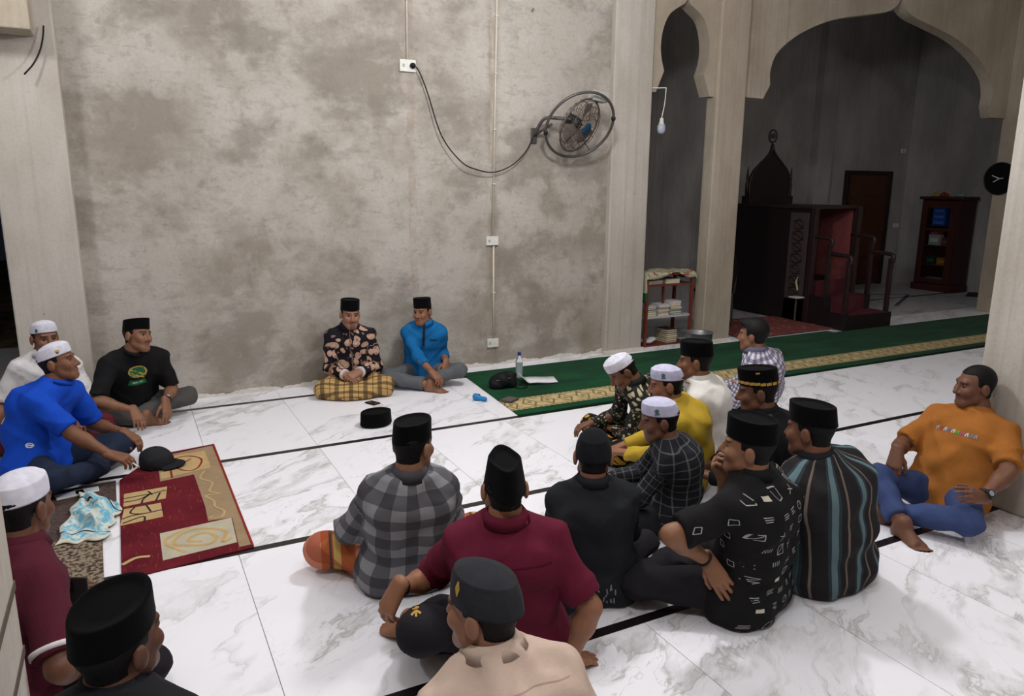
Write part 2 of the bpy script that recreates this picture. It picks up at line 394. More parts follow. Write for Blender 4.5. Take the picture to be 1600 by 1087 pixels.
def solve(prims, h, k, lo=None, hi=None, floor=None, cuts=(), wr=0, seed=0):
    L = np.min([p[1] for p in prims], 0)-4*h if lo is None else lo; U = np.max([p[2] for p in prims], 0)+4*h if hi is None else hi
    F = Field(L, U, h)
    for p in prims: F.add(p, p[3] if len(p) > 3 else k) if len(p) < 4 else F.add(p[:3], p[3])
    if wr:
        x, y, z = np.meshgrid(*F.ax, indexing='ij'); s = seed*1.7
        ph = 15*z+1.6*np.sin(7*x+s)+1.3*np.sin(8*y-s)+s; md_ = np.clip(.5+.8*np.sin(6*x+4*y-5*z+2*s), 0, 1)
        rd = (1-np.abs(np.sin(ph)))**3*md_+(1-np.abs(np.sin(11*z-9*x*np.sign(x+1e-6)+6*y+2*s)))**3*(1-md_)
        F.f += (wr*(-1.9*rd+.6+np.sin(29*x+17*z+s)*np.sin(23*z-19*y+2*s)+.7*np.sin(47*y-31*z+s)*np.sin(41*x+22*y-s))).astype(np.float32)*(np.abs(F.f) < .3)
    if floor is not None: F.cut((0, 0, floor), (0, 0, -1))
    for p, n in cuts: F.cut(p, n)
    return F.mesh()
def mk_mesh(name, parts, feats=None, pat=None):
    Vs, Qs, n = [], [], 0
    for V, Q in parts: Vs.append(V); Qs.append(Q+n); n += len(V)
    V = np.concatenate(Vs); Q = np.concatenate(Qs); me = bpy.data.meshes.new(name)
    me.vertices.add(len(V)); me.vertices.foreach_set('co', V.astype(np.float32).ravel())
    me.loops.add(len(Q)*4); me.loops.foreach_set('vertex_index', Q.astype(np.int32).ravel())
    me.polygons.add(len(Q)); me.polygons.foreach_set('loop_start', (np.arange(len(Q))*4).astype(np.int32))
    me.polygons.foreach_set('use_smooth', [True]*len(Q)); me.update(calc_edges=True); me.validate()
    for nm, arr in (('feat', feats), ('pat', pat)):
        if arr is not None:
            at = me.attributes.new(nm, 'FLOAT_VECTOR', 'POINT'); at.data.foreach_set('vector', np.asarray(arr, np.float32).ravel())
    return me
# ---------------------------------------------------------------- person materials
_skin = {}
def skin(c):
    if c in _skin: return _skin[c]
    m = Mat('skin_%d_%d_%d' % c, .52, .35); b = srgb(*c); x, y, z = m.xyz(m.attr('feat')); n = m.noise(m.coord('Object'), 18, 4)
    col = m.mix(n.ramp(.3, .7), tuple(v*.86 for v in b), tuple(v*1.1 for v in b))
    col = m.mix(y*.6, col, srgb(140, 78, 66)); col = m.mix(z*.45, col, tuple(v*.35 for v in b)); col = m.mix(x*.9, col, srgb(24, 18, 16)); m.color(col)
    m.b.inputs['Subsurface Weight'].default_value = .08; m.b.inputs['Subsurface Radius'].default_value = (.01, .004, .002)
    m.bump(n, .08, .004); _skin[c] = m.m; return m.m
EYE_W = plain('eye_white', srgb(158, 148, 140), .3); EYE_D = plain('eye_iris', srgb(30, 20, 16), .2)
def mat_hair():
    m = Mat('black_hair', .6, .2); x, y, z = m.xyz(m.coord('Object')); n = m.noise(m.vec(x*90, y*30, z*60), 3, 3)
    m.color(m.mix(n.ramp(.3, .7), srgb(9, 8, 9), srgb(22, 19, 18))); m.bump(n, .6, .004); return m.m
HAIR = mat_hair()
def mat_velvet(name, c):
    m = Mat(name, .95, .06); n = m.noise(m.coord('Object'), 30, 4); m.color(m.mix(n.ramp(.3, .7), tuple(v*.75 for v in c), c))
    m.b.inputs['Sheen Weight'].default_value = .03; m.bump(n, .25, .004); return m.m
VELVET = mat_velvet('black_velvet', srgb(11, 10, 12)); CHARCOAL = mat_velvet('charcoal_felt', srgb(50, 51, 55)); BLACKFELT = mat_velvet('black_felt', srgb(28, 29, 33))
WHITECAP = mat_velvet('white_knit', srgb(226, 224, 236)); LILAC = mat_velvet('pale_lilac_cloth', srgb(205, 203, 228))
GOLD = plain('gold_trim', srgb(186, 146, 62), .4, .5); BLUEPRINT = plain('sage_print', srgb(70, 100, 96), .8)
def cloth(name, c, rough=.85, strength=.3):
    m = Mat(name, rough, .15); n = m.noise(m.coord('Object'), 9, 4)
    m.color(m.mix(n.ramp(.3, .7), tuple(v*.86 for v in c), tuple(min(1, v*1.06) for v in c))); return fabric(m, strength)
def plaid(name, base, lines, strength=.25):
    """lines: (axis, period, duty, colour, weight, offset) woven on the garment's own axes"""
    m = Mat(name, .85, .15); u, v, w_ = m.xyz(m.attr('pat')); c = m.mix(0.0, base, base)
    for ax, per, duty, col, wt, off in lines:
        s_ = ((u if ax == 'u' else v)/per+off+50).fract(); c = m.mix(s_.lt(duty)*wt, c, col)
    m.color(c); return fabric(m, strength)
def motif(name, base, cols, sc=22, thr=.42, stretch=1.0, soft=.03):
    m = Mat(name, .85, .15); u, v, w_ = m.xyz(m.attr('pat')); p = m.vec(u, v*stretch, w_*.6)
    q = m.noise(p, sc*.45, 2); d = m.voro(m.vec(u+q*.05, v*stretch+q*.05, w_*.3), sc); e = m.voro(m.vec(u+.37, v*stretch+q*.03, w_*.3), sc*1.9)
    pet = (d*17.0).sin()*.11
    c = m.mix((d+pet).ramp(thr+soft, thr-soft), base, cols[0]); c = m.mix((e+pet).ramp(.22, .16), c, cols[1 % len(cols)])
    if len(cols) > 2: c = m.mix(d.ramp(.13, .09), c, cols[2])
    m.color(c); return fabric(m, .25)
# ---------------------------------------------------------------- person builder
def ik(a, t, l1, l2, hint):
    a, t = np.array(a, float), np.array(t, float); d = t-a; L = np.linalg.norm(d); m = (l1+l2)*.995
    if L > m: d = d/L*m; t = a+d; L = m
    L = max(L, abs(l1-l2)+.02); u = unit(d); x = (l1*l1-l2*l2+L*L)/(2*L); h = math.sqrt(max(l1*l1-x*x, 1e-6))
    hv = np.array(hint, float); hv = hv-u*(hv@u); return a+u*x+unit(hv)*h, t
def hand_mesh(wrist, fd, back, sgn, curl, s, spread=.0):
    y = unit(fd); z = np.array(back, float); z = unit(z-y*(z@y)); x = np.cross(y, z); A = np.stack([x, y, z], 1)
    pr = []; W = lambda p: np.array(p, float)*s
    kn = [(-.029, .084, .002), (-.010, .089, .005), (.010, .086, .004), (.028, .078, 0)]
    for kx, ky, kz in kn: pr.append(rcone(W((kx*.4*sgn, -.02, 0)), W((kx*sgn, ky, kz)), .021*s, .0125*s)+(.012,))
    for i, ((kx, ky, kz), ln) in enumerate(zip(kn, (.070, .078, .072, .056))):
        p = np.array((kx*sgn, ky, kz)); a = 0; az = (kx*4*spread)*sgn
        for j, fr in enumerate((.45, .31, .24)):
            a += math.radians(curl[j]+(i-1)*3); q = p+ln*fr*np.array((math.sin(az)*math.cos(a), math.cos(a)*math.cos(az), -math.sin(a)))
            pr.append(rcone(W(p), W(q), (.0098-.0009*j)*s, (.0090-.0009*j)*s)+(.004,)); p = q
    p = np.array((-.018*sgn, .018, -.006)); dirs = [(-.62*sgn, .72, -.32), (-.36*sgn, .86, -.36), (-.1*sgn, .93, -.36)]
    for d, ln, r in zip(dirs, (.040, .032, .026), (.0145, .0112, .0098)):
        q = p+np.array(unit(d))*ln; pr.append(rcone(W(p), W(q), r*s, (r-.0015)*s)+(.006,)); p = q
    V, Q = solve(pr, .0042, .006); return V@A.T+np.array(wrist), Q
def foot_mesh(ankle, td, s, up=(0, 0, 1), sgn=1):
    y = unit(td); z = np.array(up, float); z = unit(z-y*(z@y)); x = np.cross(y, z); A = np.stack([x, y, z], 1); W = lambda p: np.array(p, float)*s; pr = []
    pr.append(rcone(W((0, 0, .03)), W((0, -.03, -.030)), .036*s, .032*s)+(.03,))
    pr.append(rcone(W((0, -.01, 0)), W((0, .09, -.032)), .036*s, .024*s)+(.03,))
    pr.append(rcone(W((0, -.02, -.03)), W((-.022*sgn, .115, -.042)), .028*s, .021*s)+(.02,)); pr.append(rcone(W((0, 0, -.03)), W((.024*sgn, .10, -.045)), .026*s, .018*s)+(.02,))
    for tx, ty, r in ((-.030, .155, .0125), (-.010, .160, .0095), (.006, .153, .009), (.021, .143, .0085), (.034, .130, .008)):
        pr.append(rcone(W((tx*.9*sgn, ty-.05, -.043)), W((tx*sgn, ty, -.05)), r*1.1*s, r*s)+(.006,))
    V, Q = solve(pr, .0055, .02); return V@A.T+np.array(ankle), Q
def head_prims(lean=0, fat=0):
    f = fat
    return [ell((0, -.012, .036), (.073, .093, .082))+(.02,), ell((0, .026, -.030), (.059+f*.01, .066, .084))+(.03,), rcone((-.012, .070, -.094), (.012, .070, -.094), .022+f*.006)+(.025,),
            rcone((-.045, .030, -.068), (-.018, .068, -.092), .022, .018)+(.03,), rcone((.045, .030, -.068), (.018, .068, -.092), .022, .018)+(.03,),
            rcone((-.036, .078, .030), (.036, .078, .030), .012)+(.02,), rcone((-.040, .064, -.022), (-.036, .068, -.026), .026+f*.006)+(.02,), rcone((.040, .064, -.022), (.036, .068, -.026), .026+f*.006)+(.02,),
            rcone((0, .088, .018), (0, .112, -.026), .0085, .0135)+(.012,), rcone((-.014, .098, -.030), (.014, .098, -.030), .0095)+(.008,),
            rcone((-.017, .088, -.0575), (.017, .088, -.0575), .0095)+(.008,), rcone((-.014, .087, -.0685), (.014, .087, -.0685), .0095)+(.006,),
            rcone((-.042, .0775, .0160), (-.021, .0840, .0170), .0066)+(.006,), rcone((.042, .0775, .0160), (.021, .0840, .0170), .0066)+(.006,), rcone((-.041, .077, -.004), (-.021, .082, -.006), .0055)+(.006,), rcone((.041, .077, -.004), (.021, .082, -.006), .0055)+(.006,),
            ell((-.079, -.012, -.008), (.011, .022, .034))+(.008,), ell((.079, -.012, -.008), (.011, .022, .034))+(.008,)]
def head_feats(V, brow=True, must=0, beard=0):
    x, y, z = V.T; ft = np.zeros((len(V), 3)); fr = y > .05
    b = (np.abs(z-.030-.1*np.abs(np.abs(x)-.03)*-1) < .0055) & (np.abs(x) > .012) & (np.abs(x) < .05) & fr; ft[b, 0] = .85
    l = (np.abs(z+.063) < .011) & (np.abs(x) < .026) & (y > .08); ft[l, 1] = 1; ml = (np.abs(z+.063) < .0028) & (np.abs(x) < .024) & (y > .08); ft[ml, 2] = 1
    if must: ft[(z < -.041) & (z > -.053) & (np.abs(x) < .028) & (y > .075), 0] = must
    if beard: ft[(z < -.078) & (np.abs(x) < .022) & (y > .055), 0] = np.maximum(ft[(z < -.078) & (np.abs(x) < .022) & (y > .055), 0], beard)
    ft[(z < -.04) & (y > .02), 2] = np.maximum(ft[(z < -.04) & (y > .02), 2], .22)
    ft[(np.abs(np.abs(x)-.031) < .015) & (np.abs(z-.0075-0.007) < .0035) & (y > .065), 0] = .7
    return ft
def frame(az, pitch, roll=0):
    f = np.array([math.cos(az)*math.cos(pitch), math.sin(az)*math.cos(pitch), math.sin(pitch)]); r = np.array([math.sin(az), -math.cos(az), 0.0]); u = np.cross(r, f)
    return np.stack([r*math.cos(roll)+u*math.sin(roll), f, -r*math.sin(roll)+u*math.cos(roll)], 1)
CAPS = {'songkok': dict(z0=.042, h=.080, a=.080, b=.100, top=.96, pt=.05, tilt=-.14, rec=.007, dome=0), 'tall': dict(z0=.044, h=.092, a=.081, b=.101, top=.985, pt=.04, tilt=-.10, rec=.007, dome=0),
         'fold': dict(z0=.012, h=.108, a=.080, b=.106, top=.78, pt=.24, tilt=-.24, rec=.010, dome=0), 'kopiah': dict(z0=.040, h=.062, a=.081, b=.100, top=.90, pt=0, tilt=-.20, rec=0, dome=.026),
         'skull': dict(z0=.010, h=.082, a=.081, b=.101, top=.80, pt=0, tilt=-.22, rec=0, dome=.032), 'round': dict(z0=.026, h=.084, a=.083, b=.103, top=.86, pt=.02, tilt=-.20, rec=0, dome=.016)}
def cap_mesh(kind, s=1.0):
    """rings in head coordinates; returns bmesh. songkok: flat oval drum; kopiah: soft drum; skull: rounded beanie"""
    P = CAPS[kind]
    n = 36; bm = bmesh.new(); rings = []
    prof = [(0, .965), (0, 1.0), (.006, 1.005)]
    m = 7
    for i in range(1, m+1):
        t = i/m; prof.append((P['h']*t*.93, 1+(P['top']-1)*(t if P['dome'] == 0 else t**2.2)))
    prof += [(P['h']*.985, P['top']*.985), (P['h'], P['top']*.95)]
    if P['dome']: prof += [(P['h']+P['dome']*.5, P['top']*.75), (P['h']+P['dome']*.85, P['top']*.45), (P['h']+P['dome'], P['top']*.12)]
    else: prof += [(P['h']-.001, P['top']*.86), (P['h']-P['rec'], P['top']*.80), (P['h']-P['rec']*1.0, P['top']*.5), (P['h']-P['rec'], P['top']*.1)]
    for z, k in prof:
        R = []
        for t in range(n):
            th = 2*math.pi*t/n; c, sn = math.cos(th), math.sin(th); pk = 1+P['pt']*(abs(sn)**6)-P['pt']*.6*(abs(c*sn)*2)**1.5*.5
            x = P['a']*k*c*pk; y = P['b']*k*sn*pk-.010
            R.append(bm.verts.new((x*s, y*s, (P['z0']+z+(-P['tilt'])*y*1.0)*s)))
        rings.append(R)
    for A, B in zip(rings, rings[1:]):
        for t in range(n): bm.faces.new((A[t], A[(t+1) % n], B[(t+1) % n], B[t]))
    bm.faces.new(rings[-1])
    for f in bm.faces: f.smooth = True
    return bm
def to_bm(bm, A, c):
    M = Matrix([[A[0][0], A[0][1], A[0][2], c[0]], [A[1][0], A[1][1], A[1][2], c[1]], [A[2][0], A[2][1], A[2][2], c[2]], [0, 0, 0, 1]])
    bmesh.ops.transform(bm, matrix=M, verts=bm.verts); return bm
def ring_band(c, axis, side, r0, r1, h, depth=1.0, gap=0.0, thick=.006, drop=0.0):
    """collar: slanted band round the neck, open at the front by gap radians; drop lowers the front"""
    ax = unit(axis); sd = unit(np.array(side)-ax*(np.array(side)@ax)); fw = np.cross(ax, sd); bm = bmesh.new(); n = 28; rows = []
    closed = gap == 0
    for i in range(n if closed else n+1):
        th = math.pi/2+gap/2+(2*math.pi-gap)*i/n; d = sd*math.cos(th)+fw*math.sin(th)*depth; fr = max(0, math.sin(th)); q = []
        dz = -drop*fr**2
        for r, z in ((r0, dz), (r1, h+dz*.6), (r1+thick*.5, h+dz*.6), (r0+thick*2.2, dz-.004)): q.append(bm.verts.new(Vector(np.array(c)+d*r+ax*z)))
        rows.append(q)
    m = len(rows)
    for i in range(m if closed else m-1):
        A, B = rows[i], rows[(i+1) % m]
        for j in range(4): bm.faces.new((A[j], B[j], B[(j+1) % 4], A[(j+1) % 4]))
    bmesh.ops.recalc_face_normals(bm, faces=bm.faces)
    for f in bm.faces: f.smooth = True
    return bm
CROSS = dict(kR=(.31, .27, .13), aR=(-.06, .27, .065), kL=(-.31, .27, .13), aL=(.09, .36, .05))
PEOPLE = {}
def person(key, label, base, face, hc, s=1.0, head=(0, 0, 0), arms=None, legs=None, sk=(142, 98, 74), shirt=None, lower=None, cap=None, hair='short', fat=0.0, slouch=.03, must=0, beard=0,
           twist=0, feet='', eyes=True, headscale=.955, pz=.115, seed=1, group=None, build=1.0, neck=.026):
    """base: pelvis (x,y) world; face: facing azimuth deg; hc: head centre world; arms: {'L'|'R': dict(to, hint, fd, back, curl)}, all in world; legs: local"""
    th = math.radians(face); base = np.array([base[0], base[1], 0.0])
    Rz = np.array([[math.sin(th), math.cos(th), 0], [-math.cos(th), math.sin(th), 0], [0, 0, 1]])   # local x=right, y=forward
    L = lambda p: Rz.T@(np.array(p, float)-base)
    Ld = lambda d: Rz.T@np.array(d, float)
    root = empty('person', base, math.atan2(Rz[1, 0], Rz[0, 0]), label, 'person', group)
    hs = s*headscale; Hc = L(hc)
    hA = frame(math.radians(head[0])-th+math.pi/2, math.radians(head[1]), math.radians(head[2])); hA_l = hA
    # spine
    p0 = np.array([0, 0, pz*s]); nk = Hc-hA[:, 2]*.082*hs-hA[:, 1]*.022*hs-np.array([0, 0, neck*s]); d = nk-p0
    back = np.array([0, -1.0, 0]); tw = math.radians(twist)
    sp = np.array([1.0, 0, 0]); sc = np.array([math.cos(tw), -math.sin(tw), 0.0]); sc = unit(sc-unit(d)*(sc@unit(d))*.6)
    ax = unit(d); fwd = unit(np.cross(np.array([0, 0, 1.0]), sc)); fwd = unit(np.cross(ax, sc))
    wst = p0+d*.36+back*slouch*s*1.2; ch = p0+d*.70+back*slouch*s
    b = build; sw = (.152+.014*fat)*s*b
    sh = {'R': nk-ax*.098*s+sc*sw, 'L': nk-ax*.098*s-sc*sw}; r_ = lambda v: v*s*(1+.0*fat)
    fx = fat*.03
    def torso(g):
        e = g
        pr = [rcone(p0+sp*.07*s, p0-sp*.07*s, (.112+fx)*s+e)]
        for q in (1, -1):
            pr += [rcone(p0+q*sp*.065*s, wst+q*sc*.058*s, (.108+fx)*s+e, (.095+fx)*s+e), rcone(wst+q*sc*.058*s, ch+q*sc*.075*s*b, (.095+fx)*s+e, (.102+fx*.7)*s+e),
                   rcone(ch+q*sc*.075*s*b, nk-ax*.105*s+q*sc*.085*s*b, (.102+fx*.7)*s+e, .064*s+e), rcone(nk-ax*.022*s+q*sc*.028*s, sh['R' if q > 0 else 'L'], .043*s+e*.8, .046*s+e)]
        pr.append(rcone(ch, nk-ax*.045*s, .095*s+e, .060*s+e)); pr.append(rcone(ch-fwd*.03*s, nk-ax*.035*s-fwd*.018*s, .088*s+e, .052*s+e))
        if fat: pr.append(rcone(wst+fwd*.05*s-ax*.03, wst+fwd*.045*s+ax*.08, (.085+fx)*s+e))
        return pr
    # arms
    AR = {}
    for k in 'LR':
        a = dict((arms or {}).get(k, {})); q = 1 if k == 'R' else -1
        if 'to' in a: t = L(a['to'])
        else: t = np.array(a.get('lt', (q*.07, .25, .19)))*s
        hint = Ld(a['hint']) if 'hint' in a else np.array(a.get('lh', (q*.55, -.6, -.9)))
        el, wr = ik(sh[k], t, .270*s, .235*s, hint)
        fd = Ld(a['fd']) if 'fd' in a else (np.array(a['lfd']) if 'lfd' in a else unit(wr-el)); bk = Ld(a['back']) if 'back' in a else np.array(a.get('lback', (0, .1, 1)))
        AR[k] = (sh[k], el, wr, fd, bk, a.get('curl', (25, 30, 20)))
    # legs
    G = dict(CROSS); G.update(legs or {}); LG = {}
    for k, q in (('R', 1), ('L', -1)):
        hip = p0+np.array([q*.088, .03, -.01])*s
        kk, aa = [L(g[1]) if isinstance(g[0], str) else np.array(g)*s for g in (G['k'+k], G['a'+k])]
        if isinstance(G['k'+k][0], str) or isinstance(G['a'+k][0], str):
            kk = hip+unit(kk-hip)*.40*s; aa = kk+unit(aa-kk)*.39*s
        LG[k] = (hip, kk, aa, G.get('t'+k))
    # body
    bp = torso(-.014)+[rcone(nk-ax*.05*s, nk, .060*s, .056*s)]
    nb = Hc-hA[:, 2]*.055*hs-hA[:, 1]*.022*hs; bp.append(rcone(nk-ax*.02, nb, .057*s+fx*.3, .053*s))
    for k in 'LR':
        S_, E_, W_, *_x = AR[k]; m_ = E_+(W_-E_)*.3
        bp += [rcone(S_, E_, .044*s+fx*.3, .037*s), rcone(E_, m_, .037*s, .038*s), rcone(m_, W_, .038*s, .025*s)]
        h_, k_, a_, _t = LG[k]; bp += [rcone(h_, k_, .072*s, .050*s), rcone(k_, k_+(a_-k_)*.3, .046*s, .046*s if k in feet else .034*s), rcone(k_+(a_-k_)*.3, a_ if k in feet else k_+(a_-k_)*.32, .050*s if k in feet else .036*s, .033*s if k in feet else .03*s)]
    parts = [solve(bp, .0125, .035, floor=.004)]; fts = [np.zeros((len(parts[0][0]), 3))]
    hp = head_prims(0, fat)
    nl = hA.T@(nk-ax*.01-Hc)/hs; nb_l = hA.T@(nb-Hc)/hs
    hp.append(rcone(nl, nb_l, .057*s/hs+fx*.3, .053*s/hs)+(.02,))
    Fh = Field((-.12, -.14, min(-.15, nl[2]-.07)), (.12, .15, .14), .0055)
    for p in hp: Fh.add(p[:3], p[3])
    for q in (1, -1): Fh.add(rcone((q*.031, .100, .010), (q*.034, .098, .010), .0155), .012, sub=True)
    if cap:
        kp = CAPS[cap['kind']]; Fh.cut((0, 0, kp['z0']+.026), unit((0, kp['tilt'], 1)))
    hV, hQ = Fh.mesh(); fts.append(head_feats(hV, must=must, beard=beard)); parts.append((hV@hA.T*hs+Hc, hQ))
    for k in 'LR':
        S_, E_, W_, fd, bk, cu = AR[k]
        if cu: m_ = hand_mesh(W_, fd, bk, 1 if k == 'R' else -1, cu, s*1.0, .6); parts.append(m_); fts.append(np.zeros((len(m_[0]), 3)))
        if k in feet:
            h_, k_, a_, t_ = LG[k]; td = np.array(t_ if t_ is not None else unit(a_-k_)*.3+np.array([0, .7, -.1])); m_ = foot_mesh(a_, td, s, G.get('u'+k, (0, 0, 1)), 1 if k == 'R' else -1); m_[0][:, 2] = np.maximum(m_[0][:, 2], .003); parts.append(m_); fts.append(np.zeros((len(m_[0]), 3)))
    body = obj('body', mk_mesh('body', parts, np.concatenate(fts)), skin(sk), root)
    # eyes
    if eyes:
        for q in (1, -1):
            bm = bmesh.new(); bmesh.ops.create_uvsphere(bm, u_segments=12, v_segments=8, radius=.0115)
            for f in bm.faces: f.material_index = 1 if f.calc_center_median().y > .0068 else 0; f.smooth = True
            bmesh.ops.translate(bm, verts=bm.verts, vec=(q*.031, .0752, .0075)); bmesh.ops.scale(bm, verts=bm.verts, vec=(hs, hs, hs))
            obj('eye', to_bm(bm, hA, Hc), [EYE_W, EYE_D], root)
    # hair
    if hair:
        Fz = Field((-.12, -.14, -.13), (.12, .13, .15), .0055); t_ = {'short': .004, 'crew': .004, 'full': .015}[hair]
        Fz.add(ell((0, -.014, .036), (.073+t_, .094+t_, .082+t_*1.2)), .01)
        Fz.add(rcone((0, -.030, .0), (0, -.026, -.058), .058, .056), .02)
        if hair == 'full': Fz.add(ell((0, .055, .098), (.06, .045, .028)), .03)
        X, Y, Z = np.meshgrid(*Fz.ax, indexing='ij')
        front = Y-(.035 if hair == 'short' else .062)+np.clip((Z-.03), -.05, .1)*-(.45 if hair != 'short' else .2); low = -(Z+.052)-np.clip(-(Y+.02), 0, .02)*0; sidecut = np.maximum(Y-.012, -(Z-.045)) if hair != 'short' else np.maximum(Y-.018, -(Z-.02))
        ear = -(Z-np.where(Y > -.035, .018, -.06)); sb = np.where((Y > -.035) & (Y < .022), -(Z+.0), ear)
        cutf = np.maximum(np.where(Y < .03, -1, -(Z-(.074 if hair != 'full' else .066))), np.where(Y > .03, -1, np.where(Y > -.030, -(Z-.004), -(Z+.064))))
        if cap: cutf = np.maximum(cutf, Z-kp['z0']-.018+kp['tilt']*Y)
        Fz.f = np.maximum(Fz.f, cutf.astype(np.float32)); V, Q = Fz.mesh()
        obj('hair', mk_mesh('hair', [(V@hA.T*hs+Hc, Q)]), HAIR, root)
    if cap:
        co = obj('cap', to_bm(cap_mesh(cap['kind'], hs*cap.get('k', 1)), hA, Hc), cap['mat'], root, cap.get('label'))
    else: co = None
    # shirt
    sh_o = None
    def pat_of(V):
        q = V-p0; P_ = np.stack([np.arctan2(q@sc, -(q@fwd)+.0)*.135*s, q@ax, (V-ch)@fwd], 1); dt = np.min([pr_[0](V.astype(np.float32)) for pr_ in torso(.0)], 0)
        for k in 'LR':
            S_, E_, W_, *_x = AR[k]
            for a_, b_, off in ((S_, E_, 0), (E_, W_, .27*s)):
                dd = rcone(a_, b_, .05*s)[0](V.astype(np.float32)); u_ = unit(b_-a_); e1 = unit(np.cross(u_, fwd)); e2 = np.cross(u_, e1); m_ = dd < dt-.004
                rel = V-a_; m_ = m_ & ((rel@u_ > .075*s) | (off > 0)); P_[m_, 0] = np.arctan2(rel[m_]@e2, rel[m_]@e1)*.055*s; P_[m_, 1] = .50*s-(rel[m_]@u_)-off; P_[m_, 2] = -.2; dt = np.minimum(dt, dd)
        return P_/s
    if shirt:
        ln = shirt.get('sleeve', 'short'); lo_ = shirt.get('loose', .0); pr = [p+(.045,) for p in torso(.008+lo_)]
        for k in 'LR':
            S_, E_, W_, *_x = AR[k]; u1 = unit(E_-S_); u2 = unit(W_-E_)
            if ln == 'short': e_ = S_+u1*.235*s; pr.append(capped(rcone(S_, S_+u1*.30*s, .060*s+fx*.3+lo_*.5, .062*s+fx*.3+lo_*.5), e_, u1)+(.03,))
            else:
                fr = {'long': .93, 'threeq': .5}[ln]; e_ = E_+(W_-E_)*fr
                pr.append(rcone(S_, E_, .058*s+lo_*.5, .050*s+lo_*.4)+(.03,)); pr.append(capped(rcone(E_, W_, .052*s+lo_*.4, (.037 if ln == 'long' else .047)*s+lo_*.3), e_, u2)+(.03,))
        if shirt.get('skirt'): pr.append(rcone(p0+np.array([.085, -.02, -.03])*s, p0+np.array([-.085, -.02, -.03])*s, .125*s+lo_+fx)+(.06,))
        V, Q = solve(pr, .0115, .04, floor=.006, wr=shirt.get('wr', .0050), seed=seed, cuts=[(nk+ax*.018*s, unit(ax))])
        sh_o = obj('shirt', mk_mesh('shirt', [(V, Q)], pat=pat_of(V)), shirt['mat'], root, shirt.get('label'))
        cl = shirt.get('collar', 'crew'); nx = unit(ax*.55+unit(nb-nk)*.45)
        if cl == 'crew': bm = ring_band(nk+nx*.008*s, nx, sc, .067*s+fx*.3, .062*s+fx*.3, .012*s, 1.05, thick=.007, drop=.02)
        elif cl == 'shirt': bm = ring_band(nk-nx*.006*s, nx, sc, .080*s, .062*s, .040*s, 1.02, gap=.5, thick=.006, drop=.012)
        else: bm = ring_band(nk+nx*.006*s, nx, sc, .076*s, .063*s, .032*s, 1.10, gap=.25, thick=.007, drop=.01)
        obj('collar', bm, shirt.get('cmat', shirt['mat']), root)
    if lower:
        kd = lower.get('kind', 'trousers'); pr = [rcone(p0+sp*.07*s, p0-sp*.07*s, .108*s+fx*s)+(.05,)]
        for k in 'LR':
            h_, k_, a_, _t = LG[k]
            if kd == 'trousers':
                e_ = k_+(a_-k_)*lower.get('len', .90); u2 = unit(a_-k_)
                pr += [rcone(h_, k_, .092*s+fx*.4, .068*s)+(.04,), capped(rcone(k_, a_, .068*s, .054*s), e_, u2)+(.03,)]
            else: pr += [rcone(h_, k_, .088*s+fx*.4, .064*s)+(.08,), rcone(k_, k_+(a_-k_)*lower.get('len', .8), .064*s, .06*s)+(.08,)]
        if kd == 'sarong': pr += [ell(np.array(lower.get('fill', (0, .20, .045)))*s, np.array(lower.get('fr', (.25, .20, .055)))*s)+(.09,)]
        V, Q = solve(pr, .0115, .04, floor=.004, wr=lower.get('wr', .0055), seed=seed+3)
        lo_o = obj(kd, mk_mesh(kd, [(V, Q)], pat=np.stack([V[:, 0], V[:, 1]-V[:, 2], V[:, 2]], 1)/s), lower['mat'], root, lower.get('label'))
    else: lo_o = None
    P = dict(root=root, body=body, shirt=sh_o, lower=lo_o, cap=co, hA=hA, Hc=Hc, hs=hs, s=s, p0=p0, sc=sc, ax=ax, fwd=fwd, AR=AR, LG=LG, nk=nk, ch=ch, Rz=Rz, base=base, L=L); PEOPLE[key] = P; return P
def bvh(o): 
    return BVHTree.FromPolygons([v.co for v in o.data.vertices], [tuple(p.vertices) for p in o.data.polygons])
def decal(o, org, ex, ey, ez, strokes, mat, name='print', width=.004, off=.0028, parent=None, label=None):
    """strokes: polylines (ribbons) or ('fill', polygon of 4 corners) in plane coords, thrown along -ez onto object o (local space)"""
    T = bvh(o); bm = bmesh.new(); ex, ey, ez = [Vector(v) for v in (ex, ey, ez)]; org = Vector(org)
    def hit(u, v):
        q = org+ex*u+ey*v+ez*.5; h, n, i, d = T.ray_cast(q, -ez, 1.2)
        return None if h is None else h+ez*off
    def quad(c, nu, nv):
        G = []
        for j in range(nv+1):
            row = []
            for i in range(nu+1):
                a, b = i/nu, j/nv; u = (c[0][0]*(1-a)+c[1][0]*a)*(1-b)+(c[3][0]*(1-a)+c[2][0]*a)*b; v = (c[0][1]*(1-a)+c[1][1]*a)*(1-b)+(c[3][1]*(1-a)+c[2][1]*a)*b
                h = hit(u, v); row.append(bm.verts.new(h) if h else None)
            G.append(row)
        for j in range(nv):
            for i in range(nu):
                f = [G[j][i], G[j][i+1], G[j+1][i+1], G[j+1][i]]
                if all(f) and max((f[0].co-f[2].co).length, (f[1].co-f[3].co).length) < .08: bm.faces.new(f)
    for s_ in strokes:
        if s_[0] == 'fill': quad(s_[1], 5, 5); continue
        for a, b in zip(s_, s_[1:]):
            dx, dy = b[0]-a[0], b[1]-a[1]; l = math.hypot(dx, dy)
            if l < 1e-5: continue
            nx_, ny_ = -dy/l*width/2, dx/l*width/2; quad([(a[0]-nx_, a[1]-ny_), (b[0]-nx_, b[1]-ny_), (b[0]+nx_, b[1]+ny_), (a[0]+nx_, a[1]+ny_)], max(1, int(l/.012)), 1)
    if len(bm.faces) == 0: bm.free(); return None
    return obj(name, bm, mat, parent or o.parent, label)
